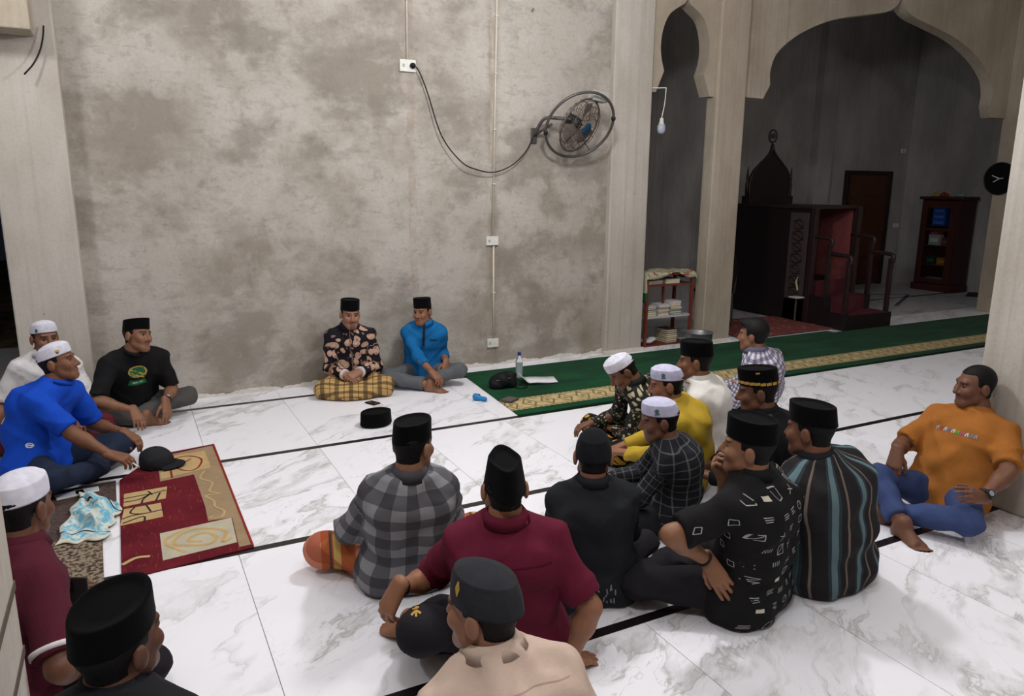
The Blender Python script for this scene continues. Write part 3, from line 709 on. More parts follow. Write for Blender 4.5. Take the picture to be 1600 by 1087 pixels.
# ---------------------------------------------------------------- clothes
K = srgb
M_BATIK1 = motif('flower_batik', K(30, 28, 34), [K(196, 160, 138), K(150, 112, 110), K(214, 190, 160)], 13, .46)
M_BATIK2 = motif('cream_dotted_batik', K(34, 34, 32), [K(172, 162, 132), K(60, 60, 54), K(196, 188, 160)], 34, .32)
M_BATIK3 = motif('dark_leaf_batik', K(24, 24, 26), [K(92, 84, 62), K(34, 34, 36), K(120, 110, 84)], 10, .24)
M_WBATIK = motif('white_figured_cotton', K(222, 218, 216), [K(206, 200, 200), K(228, 226, 226)], 24, .36)
M_BLUE = cloth('royal_blue_jersey', K(22, 74, 190)); M_KOKO = cloth('azure_cotton', K(24, 104, 164)); M_BLACKT = cloth('black_jersey', K(26, 25, 27))
M_MAROON = cloth('maroon_cotton', K(98, 26, 48)); M_MAROON2 = cloth('dark_maroon_pique', K(86, 32, 46)); M_BEIGE = cloth('beige_cotton', K(204, 180, 164)); M_BLACKS = cloth('black_cotton', K(34, 36, 40))
M_YELLOW = cloth('mustard_satin', K(190, 158, 52), .6); M_WHITE = cloth('white_cotton', K(226, 222, 216)); M_ORANGE = cloth('ochre_jersey', K(164, 103, 46)); M_DARK = cloth('dark_shirt', K(32, 32, 36))
M_GREYP = plaid('grey_buffalo_plaid', K(138, 138, 142), [('u', .098, .5, K(44, 42, 46), .6, .27), ('v', .098, .5, K(44, 42, 46), .6, .1)])
M_DARKP = plaid('black_windowpane_check', K(36, 36, 40), [('u', .05, .12, K(120, 120, 122), .45, 0), ('v', .05, .12, K(120, 120, 122), .45, .2)])
M_GING = plaid('purple_gingham', K(206, 202, 212), [('u', .03, .5, K(54, 48, 84), .62, 0), ('v', .03, .5, K(54, 48, 84), .62, .3)])
M_STRIPE = plaid('teal_striped_cloth', K(36, 34, 36), [('u', .094, .34, K(52, 66, 72), .7, .2), ('u', .094, .17, K(106, 130, 136), .75, .115), ('u', .094, .07, K(134, 118, 106), .7, .68)])
M_SAR1 = plaid('gold_checked_sarong', K(194, 158, 102), [('u', .115, .30, K(72, 56, 38), .72, .1), ('v', .115, .30, K(72, 56, 38), .72, .3), ('u', .115, .06, K(40, 32, 26), .7, .5), ('v', .115, .06, K(40, 32, 26), .7, .72)])
M_SAR2 = plaid('rust_checked_sarong', K(168, 90, 52), [('u', .22, .34, K(206, 134, 108), .85, 0), ('u', .22, .14, K(196, 162, 92), .9, .42), ('v', .2, .3, K(140, 58, 36), .55, .1), ('u', .22, .05, K(60, 58, 60), .9, .5)])
M_MARSAR = plaid('maroon_checked_sarong', K(102, 30, 38), [('u', .08, .3, K(50, 30, 36), .7, 0), ('v', .08, .3, K(50, 30, 36), .6, .3)]); M_REDSAR = cloth('red_sarong', K(150, 26, 34))
M_BGSAR = motif('black_gold_sarong', K(24, 22, 24), [K(186, 144, 40), K(30, 28, 28)], 13, .24)
M_GREYJ = cloth('grey_denim', K(98, 100, 104)); M_GREYT = cloth('grey_twill', K(84, 82, 80)); M_NAVY = cloth('navy_denim', K(38, 46, 66)); M_JEANS = cloth('blue_denim', K(62, 76, 118)); M_BLACKJ = cloth('black_denim', K(36, 36, 40)); M_BLACKTR = cloth('black_trousers', K(34, 32, 36))
WRIST_DARK = plain('dark_strap', K(26, 24, 24), .5)
def cp(kind, mat, k=1.0, label=None): return dict(kind=kind, mat=mat, k=k, label=label)
def band(P, side, fr, mat, name, r=.031, h=.016):
    S_, E_, W_, *_x = P['AR'][side]; c = E_+(W_-E_)*fr; u = unit(W_-E_); e1 = unit(np.cross(u, (.3, .2, .9))); e2 = np.cross(u, e1); s = P['s']
    bm = lathe([(r*.97, -h/2), (r, -h/2), (r+.004, 0), (r, h/2), (r*.97, h/2)], 20); to_bm(bm, np.stack([e1, e2, u], 1), c); o = obj(name, bm, mat, P['root'], smooth=True)
    return o, c, u
def watch(P, side, up):
    o, c, u = band(P, side, .90, WRIST_DARK, 'wristwatch', .033, .018); n = unit(np.array(P['Rz'].T@np.array(up))-u*(np.array(P['Rz'].T@np.array(up))@u)); A = np.stack([np.cross(u, n), u, n], 1)
    obj('watch_case', to_bm(lathe([(.019, 0), (.021, .004), (.019, .010)], 18), A, c+n*.031), WRIST_DARK, o); obj('dial', to_bm(lathe([(.014, .0101), (.014, .0112)], 18), A, c+n*.031), plain('watch_dial', K(150, 156, 160), .3), o)
def emblem(P, az, z, w_, h_, mat, name='emblem', strokes=None, ex=None):
    """print or pin on the cap: az deg round the head from the front, positive to the person's left"""
    hA, Hc, hs = P['hA'], P['Hc'], P['hs']; a = math.radians(az); ez = hA[:, 1]*math.cos(a)-hA[:, 0]*math.sin(a); e_x = np.cross(hA[:, 2], ez); ey = hA[:, 2]
    st = strokes or [('fill', [(-w_/2, -h_/2), (w_/2, -h_/2), (w_/2, h_/2), (-w_/2, h_/2)])]
    return decal(P['cap'], Hc+ey*z*hs, e_x, ey, ez, st, mat, name, .005, .0022, P['cap'])
OVAL = lambda w_, h_, n=14, x=0, y=0: [(x+w_*math.cos(i*2*math.pi/n), y+h_*math.sin(i*2*math.pi/n)) for i in range(n+1)]

_dec = decal
def stuffed(o):
    if o: o['kind'] = 'stuff'
    return o
# ---------------------------------------------------------------- the seated men and boys
TO_CAM = lambda p: math.degrees(math.atan2(-p[1], -p[0]))
person('batik', 'man in flowered batik shirt and gold checked sarong against the plaster wall', (1.66, 6.15), -108, fl(547, 491, .676), head=(-92, -6, 2), sk=(150, 108, 84), must=.5, beard=.6,
       arms={'R': dict(lt=(.05, .27, .19), lfd=(-.8, .5, -.25), lback=(.2, .5, .8), curl=(30, 35, 20)), 'L': dict(lt=(-.06, .275, .21), lfd=(.85, .45, -.25), lback=(-.2, .5, .8), curl=(35, 40, 20))},
       shirt=dict(mat=M_BATIK1, sleeve='long', collar='band', loose=.008), legs=dict(kR=(.23, .30, .085), kL=(-.27, .27, .095), aR=(-.05, .27, .06), aL=(.08, .34, .05)), lower=dict(kind='sarong', mat=M_SAR1, fr=(.25, .22, .055)), cap=cp('tall', VELVET), seed=1, pz=.12)
P_ = PEOPLE['batik']
for k in 'LR': band(P_, k, .93, plain('pale_cuff', K(214, 196, 196), .8), 'cuff', .043, .03)
person('koko', 'young man in bright blue tunic shirt and grey jeans against the plaster wall', (2.29, 6.14), -112, fl(660, 487, .655), head=(-140, -4, -2), sk=(140, 96, 72), s=.95,
       arms={'R': dict(to=fl(676, 582, .17), lfd=(-.6, .6, -.5), curl=(35, 35, 20)), 'L': dict(to=fl(697, 566, .21), hint=(.3, .5, -1), lfd=(.1, .6, -.8), lback=(-.5, .6, .3), curl=(25, 30, 20))},
       legs=dict(kL=(-.34, .22, .15), aL=(.05, .33, .05), kR=(.32, .26, .11), aR=(-.08, .40, .06), tR=(-.9, .25, -.1), tL=(.8, .4, -.1)), feet='R',
       shirt=dict(mat=M_KOKO, sleeve='threeq', collar='band', loose=.006), lower=dict(mat=M_GREYJ, len=.85), cap=cp('tall', VELVET), seed=2)
P_ = PEOPLE['koko']
decal(P_['shirt'], P_['p0'], P_['sc'], P_['ax'], P_['fwd'], [[(0, .27), (0, .47)]], plain('black_placket', K(22, 26, 34), .7), 'placket', .02, .006)
decal(P_['shirt'], P_['p0'], P_['sc'], P_['ax'], P_['fwd'], [('fill', [(-.115, .335), (-.055, .332), (-.055, .343), (-.115, .346)])], plain('black_placket', K(22, 26, 34), .7), 'pocket_trim')
person('blacktee', 'man in black T-shirt with green and gold print, grey trousers and wristwatch', (-.05, 6.03), -76, fl(214, 524, .672), head=(-42, 2, 12), sk=(134, 94, 70), must=.45, fat=.25, build=1.08, slouch=.05,
       arms={'R': dict(lt=(.09, .37, .17), lh=(1, -.1, -.2), lfd=(-.1, .75, -.65), curl=(20, 25, 15)), 'L': dict(lt=(-.13, .36, .19), lfd=(.1, .45, -.9), lback=(-.4, .85, .1), curl=(12, 15, 12))},
       legs=dict(kR=(.36, .12, .13), kL=(-.35, .15, .15), aR=(-.02, .24, .06), aL=(.08, .20, .07), tR=(-.9, .2, -.1)), feet='R',
       shirt=dict(mat=M_BLACKT, loose=.006), lower=dict(mat=M_GREYT), cap=cp('songkok', VELVET), seed=3)
P_ = PEOPLE['blacktee']
dd = lambda st, m, n, w_=.012: decal(P_['shirt'], P_['p0']+P_['ax']*.085, P_['sc'], P_['ax'], P_['fwd'], st, m, n, w_)
dd([('fill', [(-.055, .25), (.05, .25), (.055, .335), (-.045, .335)]), ('fill', [(-.065, .185), (.065, .185), (.05, .225), (-.05, .225)])], plain('green_print', K(34, 104, 62), .7), 'chest_print')
decal(P_['shirt'], P_['p0']+P_['ax']*.085, P_['sc'], P_['ax'], P_['fwd'], [OVAL(.058, .043, 16, 0, .295), [(-.056, .262), (.048, .315)], [(-.046, .24), (.056, .29)]], plain('gold_print', K(196, 168, 78), .7), 'chest_print', .011, .003)
decal(P_['shirt'], P_['p0']+P_['ax']*.085, P_['sc'], P_['ax'], P_['fwd'], [[(-.035, .206), (-.01, .206)], [(0, .206), (.035, .206)]], plain('pale_print', K(170, 205, 180), .7), 'chest_print', .009, .003)
watch(P_, 'L', (.2, -.8, .6))
person('bluetee', 'man in royal blue T-shirt and white cap holding a cigarette', (-.55, 4.97), -33, fl(90, 566, .695), head=(-14, 8, 3), sk=(126, 84, 60), fat=.3, build=1.04, slouch=.07, must=.2,
       arms={'R': dict(to=fl(178, 714, .17), fd=(.85, -.35, -.3), back=(.1, -.3, .95), curl=(30, 30, 15)), 'L': dict(to=fl(196, 676, .20), fd=(.7, -.45, -.5), curl=(25, 30, 15))},
       legs=dict(kR=(.31, .30, .13), kL=(-.28, .34, .14), aR=(-.10, .36, .065), aL=(.12, .30, .06)), shirt=dict(mat=M_BLUE, loose=.008, skirt=True), lower=dict(mat=M_NAVY), cap=cp('kopiah', WHITECAP), seed=4)
P_ = PEOPLE['bluetee']; emblem(P_, -62, .075, .02, .014, GOLD, 'cap_badge'); emblem(P_, -62, .066, .012, .008, DARK, 'cap_badge')
decal(P_['shirt'], P_['p0'], P_['fwd'], P_['ax'], P_['sc'], [OVAL(.017, .012, 10, .02, .14), [(.008, .14), (.032, .14)]], plain('white_print', K(220, 222, 228), .8), 'shirt_print', .006)
person('whitebatik', 'man in white figured shirt and white cap seated behind the man in blue', (-.58, 5.78), -84, fl(70, 528, .715), head=(-68, -3, 0), sk=(128, 86, 64), arms={'R': dict(lt=(.30, .16, .14)), 'L': dict(lt=(-.2, .3, .2))},
       shirt=dict(mat=M_WBATIK, collar='shirt', loose=.004), lower=dict(kind='sarong', mat=M_MARSAR), cap=cp('kopiah', WHITECAP), seed=5)
emblem(PEOPLE['whitebatik'], -50, .07, .018, .02, BLUEPRINT, 'cap_badge')
person('polo', 'man in dark maroon polo and white cap beside the left front column', (-.44, 2.68), 28, fl(34, 792, .695), head=(58, -8, 0), sk=(108, 70, 52), hair='short', arms={'R': dict(to=fl(116, 1050, .16), hint=(.1, -.9, -.3), curl=(30, 30, 20)), 'L': dict(to=fl(100, 962, .27), fd=(.3, .1, .9), curl=(40, 40, 20))},
       shirt=dict(mat=M_MAROON2, collar='shirt', loose=.012, skirt=True), lower=dict(mat=M_BLACKTR), cap=cp('kopiah', WHITECAP), seed=6)
P_ = PEOPLE['polo']; S_, E_, W_, *_x = P_['AR']['R']; u_ = unit(E_-S_); e1 = unit(np.cross(u_, (0, 0, 1))); bm = lathe([(.066, -.008), (.0725, -.008), (.0725, .008), (.066, .008)], 22); to_bm(bm, np.stack([e1, np.cross(u_, e1), u_], 1), S_+u_*.215); obj('sleeve_stripe', bm, plain('white_rib', K(216, 208, 210), .8), P_['root'], smooth=True)
person('nearblack', 'man in dark shirt and broad black velvet cap at the lower left corner', (-.15, 1.56), 66, fl(184, 1004, .71), head=(44, 4, -6), sk=(96, 62, 46), arms={}, legs=dict(kR=(.16, .26, .10), kL=(-.24, .24, .1)), shirt=dict(mat=M_DARK, collar='shirt', loose=.01), lower=dict(mat=M_BLACKTR), cap=cp('songkok', VELVET, 1.02), seed=7)
person('greyplaid', 'man in grey checked shirt and rust sarong seen from behind', (.985, 2.88), 78, fl(645, 697, .665), head=(38, -6, 0), sk=(140, 98, 76), slouch=.02, build=.97,
       arms={'R': dict(lt=(.20, .30, .20)), 'L': dict(lt=(-.26, .26, .19))}, legs=dict(kR=(.34, .24, .10), kL=(-.36, .20, .10)),
       shirt=dict(mat=M_GREYP, sleeve='long', collar='shirt', loose=.012, skirt=True, wr=.0055), lower=dict(kind='sarong', mat=M_SAR2), cap=cp('songkok', VELVET), seed=8, eyes=True)
person('maroon', 'man in maroon shirt and black folded cap leaning on his right hand', (1.15, 2.22), 66, fl(788, 762, .685), head=(72, -4, 0), sk=(146, 100, 74), build=1.05, slouch=.03,
       arms={'R': dict(to=fl(888, 1035, .05), hint=(.6, -.7, .1), fd=(.9, .25, -.25), back=(.1, .1, 1), curl=(4, 8, 6)), 'L': dict(to=fl(622, 918, .36), hint=(.1, .6, -.6), fd=(-.45, .1, -.88), back=(-.9, -.3, .2), curl=(25, 30, 15))},
       legs=dict(kL=('w', fl(672, 985, .24)), aL=('w', fl(640, 975, .06)), tL=(-.75, .6, -.1), kR=(.30, .27, .12), aR=(-.06, .30, .065)), feet='L',
       shirt=dict(mat=M_MAROON, collar='band', loose=.012, skirt=True), lower=dict(kind='sarong', mat=M_BLACKTR, len=.7, fill=(-.22, .08, .08), fr=(.16, .12, .10)), cap=cp('fold', VELVET), seed=9)
P_ = PEOPLE['maroon']; decal(P_['shirt'], P_['p0'], P_['sc'], P_['ax'], -P_['fwd'], [[(-.15, .375), (-.05, .385), (.05, .385), (.15, .375)]], cloth('maroon_seam', K(74, 18, 36)), 'yoke_seam', .004); band(P_, 'L', .88, WRIST_DARK, 'bracelet', .030, .007)
STAR = [[(-.016, -.010), (0, .004), (.016, -.006)], [(0, .018), (0, -.016)], [(-.012, .010), (.010, .014)]]
person('beige', 'man in beige shirt and charcoal cap with a gold pin, nearest the camera', (.80, 1.34), 80, fl(757, 952, .665), head=(122, -4, 0), sk=(148, 104, 80), arms={}, shirt=dict(mat=M_BEIGE, collar='band', loose=.012, wr=.008), lower=dict(mat=M_BLACKTR), cap=cp('round', CHARCOAL), seed=10)
P_ = PEOPLE['beige']; decal(P_['shirt'], P_['p0'], P_['sc'], P_['ax'], -P_['fwd'], [[(-.15, .40), (-.05, .41), (.05, .41), (.15, .40)]], cloth('beige_seam', K(182, 156, 138)), 'yoke_seam', .0025, .0012); emblem(PEOPLE['beige'], 66, .088, .016, .034, GOLD, 'cap_pin', [('fill', [(-.002, -.02), (.002, -.02), (.009, 0), (-.009, 0)]), ('fill', [(-.009, 0), (.009, 0), (.002, .018), (-.002, .018)])])
person('blackboy', 'boy in plain black shirt and black skullcap seen from behind', (1.66, 2.42), 66, fl(927, 712, .635), s=.88, headscale=1.06, head=(58, -8, 0), sk=(136, 92, 70), arms={'R': dict(lt=(.14, .32, .24)), 'L': dict(lt=(-.12, .3, .2))},
       shirt=dict(mat=M_BLACKS, sleeve='long', collar='band', loose=.012, skirt=True), lower=dict(mat=M_BLACKTR), cap=cp('skull', BLACKFELT), seed=11)
P_ = PEOPLE['blackboy']; rg = random.Random(5)
stuffed(decal(P_['shirt'], P_['p0'], P_['sc'], P_['ax'], -P_['fwd'], [[(x, y), (x+rg.uniform(-.004, .004), y+rg.uniform(.008, .03))] for x, y in [(rg.uniform(-.03, .075), rg.uniform(-.06, .02)) for i in range(13)]], plain('dusty_smear', K(128, 130, 132), .9), 'dust_smear', .006))
person('plaidboy', 'boy in black windowpane-checked shirt and pale lilac cap', (2.36, 2.80), 146, fl(1031, 655, .605), s=.84, headscale=1.08, head=(150, -12, 3), sk=(112, 74, 56), slouch=.07,
       arms={'R': dict(lt=(.10, .36, .26)), 'L': dict(lt=(-.16, .38, .18))}, shirt=dict(mat=M_DARKP, sleeve='long', collar='crew', loose=.012, skirt=True), lower=dict(mat=M_BLACKJ), cap=cp('kopiah', LILAC), seed=12)
person('yellowboy', 'boy in mustard yellow shirt and pale lilac cap', (2.80, 3.20), 146, fl(1042, 600, .64), s=.86, headscale=1.06, head=(146, -12, 0), sk=(140, 94, 70), slouch=.08,
       arms={'L': dict(lt=(-.12, .40, .26)), 'R': dict(lt=(.08, .40, .24))}, shirt=dict(mat=M_YELLOW, sleeve='long', collar='shirt', loose=.018, skirt=True), lower=dict(mat=M_BLACKTR), cap=cp('kopiah', LILAC), seed=13)
for k in ('plaidboy', 'yellowboy'):
    emblem(PEOPLE[k], 78, .078, .018, .02, BLUEPRINT, 'cap_emblem', [OVAL(.009, .008), [(-.006, -.012), (0, .004)], [(.006, -.012), (0, .004)]]); emblem(PEOPLE[k], 78, .060, .03, .004, BLUEPRINT, 'cap_emblem', [[(-.013, 0), (.013, 0)]])
person('bowed', 'boy in cream-dotted dark batik bowing his white-capped head', (2.91, 3.75), 163, fl(973, 579, .60), s=.92, headscale=1.0, head=(160, -42, 0), sk=(112, 74, 54), slouch=.10,
       arms={'L': dict(to=fl(962, 672, .17), hint=(-.3, -.8, -.3), curl=(30, 30, 15)), 'R': dict(lt=(.06, .36, .22), curl=(30, 30, 15))}, shirt=dict(mat=M_BATIK2, sleeve='long', collar='shirt', loose=.008), lower=dict(kind='sarong', mat=M_BGSAR), cap=cp('kopiah', WHITECAP), seed=14)
person('whiteshirt', 'young man in white shirt, red sarong and tall black songkok', (3.16, 3.46), 142, fl(1087, 564, .68), head=(134, -6, 0), sk=(124, 84, 62), slouch=.05, arms={'L': dict(lt=(-.18, .3, .2)), 'R': dict(lt=(.1, .3, .2))},
       legs=dict(kR=(.25, .15, .18), kL=(-.25, .15, .18), aR=(0, .15, .06), aL=(.05, .18, .06)), shirt=dict(mat=M_WHITE, sleeve='long', collar='shirt', loose=.014, skirt=True), lower=dict(kind='sarong', mat=M_REDSAR), cap=cp('tall', VELVET), seed=15)
person('goldband', 'man in dark leaf batik and black songkok with a gold band', (2.98, 2.74), 140, fl(1184, 611, .69), head=(138, -10, 0), sk=(104, 68, 50), slouch=.06, arms={'L': dict(lt=(-.14, .3, .22)), 'R': dict(lt=(.1, .3, .2))},
       legs=dict(kR=(.25, .17, .18), kL=(-.25, .17, .18), aR=(0, .15, .06), aL=(.05, .18, .06)), shirt=dict(mat=M_BATIK3, sleeve='long', collar='shirt', loose=.01, skirt=True), lower=dict(mat=M_BLACKTR), cap=cp('tall', VELVET), seed=16)
P_ = PEOPLE['goldband']; rg = random.Random(8)
for a in range(-170, 190, 20): emblem(P_, a, .058+.002*rg.random()+.012*math.cos(math.radians(a)), .026, .015, GOLD, 'gold_band_plate')
emblem(P_, 95, .118, .02, .008, GOLD, 'gold_clasp')
person('gingham', 'young bareheaded man in purple and white gingham shirt on the green carpet edge', (4.07, 3.92), 128, fl(1177, 523, .69), head=(118, -6, 0), sk=(132, 92, 68), hair='full', slouch=.07, arms={'L': dict(lt=(-.14, .3, .22)), 'R': dict(lt=(.1, .3, .2))},
       shirt=dict(mat=M_GING, sleeve='long', collar='shirt', loose=.012, skirt=True), lower=dict(mat=M_BLACKTR), seed=17)
person('doodle', 'man in black shirt with white doodle print, one hand on the small of his back', (2.17, 2.06), 112, fl(1170, 698, .715), head=(130, 0, 4), sk=(140, 98, 72), fat=.2, build=1.06, slouch=.04,
       arms={'L': dict(to=fl(1106, 876, .28), hint=(-.75, .1, .2), fd=(.25, -.6, -.75), back=(-.7, -.7, .2), curl=(8, 10, 8)), 'R': dict(to=fl(1130, 745, .52), hint=(.5, .3, -.9), fd=(-.4, .1, .85), back=(-.4, .9, .2), curl=(50, 50, 30))},
       legs=dict(kL=(-.30, .32, .12), aL=(.10, .38, .06)), shirt=dict(mat=M_BLACKT, collar='shirt', loose=.014, skirt=True), lower=dict(mat=M_BLACKTR), cap=cp('tall', VELVET), seed=18)
P_ = PEOPLE['doodle']; band(P_, 'L', .90, WRIST_DARK, 'bracelet', .031, .010)
rg = random.Random(21); st = []; fills = []
for iy in range(9):
    for ix in range(6):
        cx_, cy_ = -.19+ix*.075+rg.uniform(-.014, .014)+(.03 if iy % 2 else 0), -.07+iy*.066+rg.uniform(-.012, .012); t = rg.choice('rrlllocxtf')
        w_, h_ = rg.uniform(.014, .022), rg.uniform(.011, .02)
        if t == 'r': st.append([(cx_-w_, cy_-h_), (cx_+w_, cy_-h_), (cx_+w_, cy_+h_), (cx_-w_, cy_+h_), (cx_-w_, cy_-h_)]); st.append([(cx_-w_, cy_-h_), (cx_+w_, cy_+h_)]) if rg.random() < .4 else None
        elif t == 'l': st += [[(cx_-w_, cy_-.012+j*.008), (cx_+w_*rg.uniform(.3, 1), cy_-.011+j*.008)] for j in range(3)]
        elif t == 'o': st.append(OVAL(.015, .015, 12, cx_, cy_)); st.append([(cx_, cy_), (cx_+.01, cy_+.01)])
        elif t == 'c': st.append([(cx_+.02*math.sin(j*1.7), cy_-.015+j*.005) for j in range(7)])
        elif t == 'x': st += [[(cx_-.012, cy_-.014), (cx_+.012, cy_+.014)], [(cx_-.014, cy_+.006), (cx_+.014, cy_)]]
        elif t == 't': st += [[(cx_-w_+j*.01, cy_-.008), (cx_-w_+j*.01+.003, cy_+.010)] for j in range(4)]
        else: fills.append(('fill', [(cx_-.016, cy_-.008), (cx_+.014, cy_-.010), (cx_+.016, cy_+.006), (cx_-.014, cy_+.008)]))
stuffed(decal(P_['shirt'], P_['p0'], P_['sc'], P_['ax'], -P_['fwd'], st, plain('white_ink', K(168, 168, 166), .8), 'doodle_print', .0032))
stuffed(decal(P_['shirt'], P_['p0'], P_['sc'], P_['ax'], -P_['fwd'], fills, plain('cream_ink', K(206, 198, 180), .8), 'doodle_print'))
sd = -P_['sc']; st2 = [[(x+a*w_, y+b*.012) for a, b in ((-1, -1), (1, -1), (1, 1), (-1, 1), (-1, -1))] for x, y, w_ in ((.0, .30, .014), (-.04, .38, .016), (.03, .24, .012), (-.02, .18, .015), (.05, .36, .01))]
stuffed(decal(P_['shirt'], P_['p0'], P_['fwd'], P_['ax'], sd, st2, plain('white_ink', K(168, 168, 166), .8), 'doodle_print', .003))
person('striped', 'man in dark shirt with teal vertical stripes seen from behind', (2.66, 2.06), 92, fl(1267, 672, .715), head=(106, -6, 0), sk=(112, 74, 54), fat=.42, build=1.18, slouch=.05, arms={'L': dict(lt=(-.16, .32, .2)), 'R': dict(lt=(.16, .32, .2))},
       shirt=dict(mat=M_STRIPE, cmat=M_DARK, sleeve='long', collar='shirt', loose=.016, skirt=True), lower=dict(mat=M_BLACKTR), cap=cp('songkok', VELVET, 1.03), seed=19)
person('orange', 'man in ochre T-shirt and jeans leaning back on the right front column', (3.86, 2.27), 190, fl(1524, 603, .685), head=(152, -3, 0), sk=(112, 74, 56), hair='crew', neck=.05, fat=.45, build=1.08, slouch=-.01, must=.6,
       arms={'R': dict(to=fl(1402, 705, .36), hint=(.3, .6, -.5), fd=(-.45, -.2, -.85), back=(-.6, -.4, .5), curl=(25, 25, 15)), 'L': dict(to=fl(1535, 777, .25), hint=(.6, -.8, -.1), fd=(-.85, .1, .25), back=(-.2, -.8, .6), curl=(15, 20, 12))},
       legs=dict(kR=(.20, .38, .22), aR=(-.02, .52, .06), kL=(-.24, .34, .13), aL=(.13, .42, .055), tL=(.75, .5, -.1), tR=(-.8, .3, -.1)), feet='LR', shirt=dict(mat=M_ORANGE, loose=.006), lower=dict(mat=M_JEANS, len=.80), seed=20)
P_ = PEOPLE['orange']; watch(P_, 'L', (-.3, -.8, .5)); rg = random.Random(2)
for i, c in enumerate(((150, 160, 170), (170, 70, 60), (190, 190, 185), (80, 110, 160), (200, 190, 160), (70, 170, 70), (180, 90, 120), (200, 200, 190), (110, 140, 170), (170, 150, 150))):
    x = .098-i*.021; decal(P_['shirt'], P_['p0'], P_['sc'], P_['ax'], P_['fwd'], [[(x-.006, .305), (x-.006, .325)], [(x-.006, .325), (x+.005, .316)], [(x+.005, .316), (x+.004, .304)]], plain('print_colour_%d' % i, K(*c), .8), 'chest_print', .006)
for k_, (u_, v_) in (('maroon', (.05, .10)), ('maroon', (.02, -.06))): pass
# ---------------------------------------------------------------- objects
def poly_px(pts, z0, z1): return prism([tuple(fl(x, y)[:2]) for x, y in pts], z0, z1, 'Z')
# green prayer carpet -------------------------------------------------
YB0, YB1 = float(fl(800, 644)[1])+.0, float(fl(800, 625.5)[1])
def mat_carpet():
    m = Mat('green_carpet', .95, .1); p = m.pos(); x, y, z = m.xyz(p); n = m.noise(m.vec(x*.8, y*2.2, 0), 2.2, 5, .6, .3); f = m.noise(p, 160, 2)
    g = m.mix(n.ramp(.35, .68), K(7, 50, 29), K(14, 78, 44))
    u = (x/.17).fract()-.5; v = (y-(YB0+YB1)/2)/((YB1-YB0)/2)
    d1 = ((u*2).abs()*.9+v.abs()*.9-.62).abs().lt(.10); d2 = ((u*2).abs()+(v*1.3).abs()).lt(.25); e = (v.abs()-.80).abs().lt(.05); dash = ((x/.05).fract().gt(.35))*(v.abs().gt(.88)); q = (((x*44).sin()*(y*60).sin()).gt(.25))*v.abs().lt(.72)
    b = m.mix((d1.mx(d2)).mx(e).mx(dash*.8)*.75, K(196, 176, 128), K(84, 72, 44)); b = m.mix(q*.35, b, K(120, 96, 60))
    c = m.mix(v.abs().lt(1.0), g, b); m.color(c); m.bump(n*.5+f*.5, .5, .008)
    m.b.inputs['Sheen Weight'].default_value = .05; return m.m
a, b = fl(722, 585), fl(807.5, 648.5)
obj('prayer_carpet', prism([(b[0], 4.815), (10.9, 4.815), (10.9, 6.05), (a[0], 6.19)][:0]+[(b[0], 4.815), (10.9, 4.815), (10.9, 6.09), (7.6, 6.09), (7.6, 6.19), (a[0], 6.19)], .0012, .012, 'Z'), mat_carpet(), None, 'long green prayer carpet with beige patterned border along the wall', 'carpet')
# red rug with abstract figures ---------------------------------------
def mat_rug():
    m = Mat('worn_red_pile', .97, .05); p = m.pos(); x, y, z = m.xyz(p); n = m.noise(m.vec(x*40, y*6, 0), 2, 3); k = m.noise(p, 5, 4)
    c = m.mix(k.ramp(.3, .7), K(92, 28, 38), K(112, 38, 44)); c = m.mix(n.ramp(.6, .75)*.45, c, K(176, 96, 78))
    m.color(c); m.bump(m.noise(p, 220, 2), .5, .006); return m.m
TAN = cloth('tan_pile', K(158, 134, 104)); CREAMP = cloth('cream_pile', K(186, 178, 156)); SAND = cloth('sand_pile', K(190, 162, 114)); GOLDP = cloth('ochre_pile', K(196, 162, 106)); DARKP = cloth('dark_pile', K(52, 44, 46)); REDL = cloth('red_pile', K(140, 44, 40))
rc = [fl(*p) for p in ((187, 752), (190, 908), (397, 856), (334, 695), (245, 712))]
rug = obj('rug', prism([tuple(p[:2]) for p in rc], .0012, .008, 'Z'), mat_rug(), None, 'red and tan rug with cream boxes and spiral figure by the man in blue', 'rug')
C7 = lambda pts: [(140+x*.22075, 690+y*.22075) for x, y in pts]
def inlay(name, pts, m, z=.0092): obj(name, poly_px(C7(pts), .006, z), m, rug)
def rline(pts, w_, m, z=.0102, name='line_motif'):
    P = [fl(*p)[:2] for p in C7(pts)]; P = spline([(p[0], p[1], z) for p in P], 4); bm = bmesh.new(); L_, R_ = [], []
    for i, p in enumerate(P):
        d = unit(P[min(i+1, len(P)-1)]-P[max(i-1, 0)]); n = np.array((-d[1], d[0], 0))*w_/2; L_.append(bm.verts.new(p+n)); R_.append(bm.verts.new(p-n))
    for i in range(len(P)-1): bm.faces.new((L_[i], R_[i], R_[i+1], L_[i+1]))
    bmesh.ops.recalc_face_normals(bm, faces=bm.faces); obj(name, bm, m, rug)
inlay('tan_field', [(480, 120), (868, 34), (1150, 735), (1060, 755), (1010, 545), (840, 570), (820, 470), (740, 240), (500, 290)], TAN, .0086)
obj('binding', prism([tuple(fl(*p)[:2]) for p in C7([(868, 25), (882, 25), (1163, 742), (1148, 748)])], .002, .011, 'Z'), REDL, rug)
inlay('cream_panel', [(498, 660), (1005, 547), (1045, 722), (520, 852)], CREAMP)
inlay('sand_panel', [(575, 112), (815, 72), (860, 190), (700, 225), (508, 272), (500, 235)], SAND)
inlay('sand_panel', [(245, 380), (550, 326), (540, 410), (240, 470)], SAND); inlay('sand_panel', [(245, 488), (505, 442), (522, 540), (218, 606)], SAND)
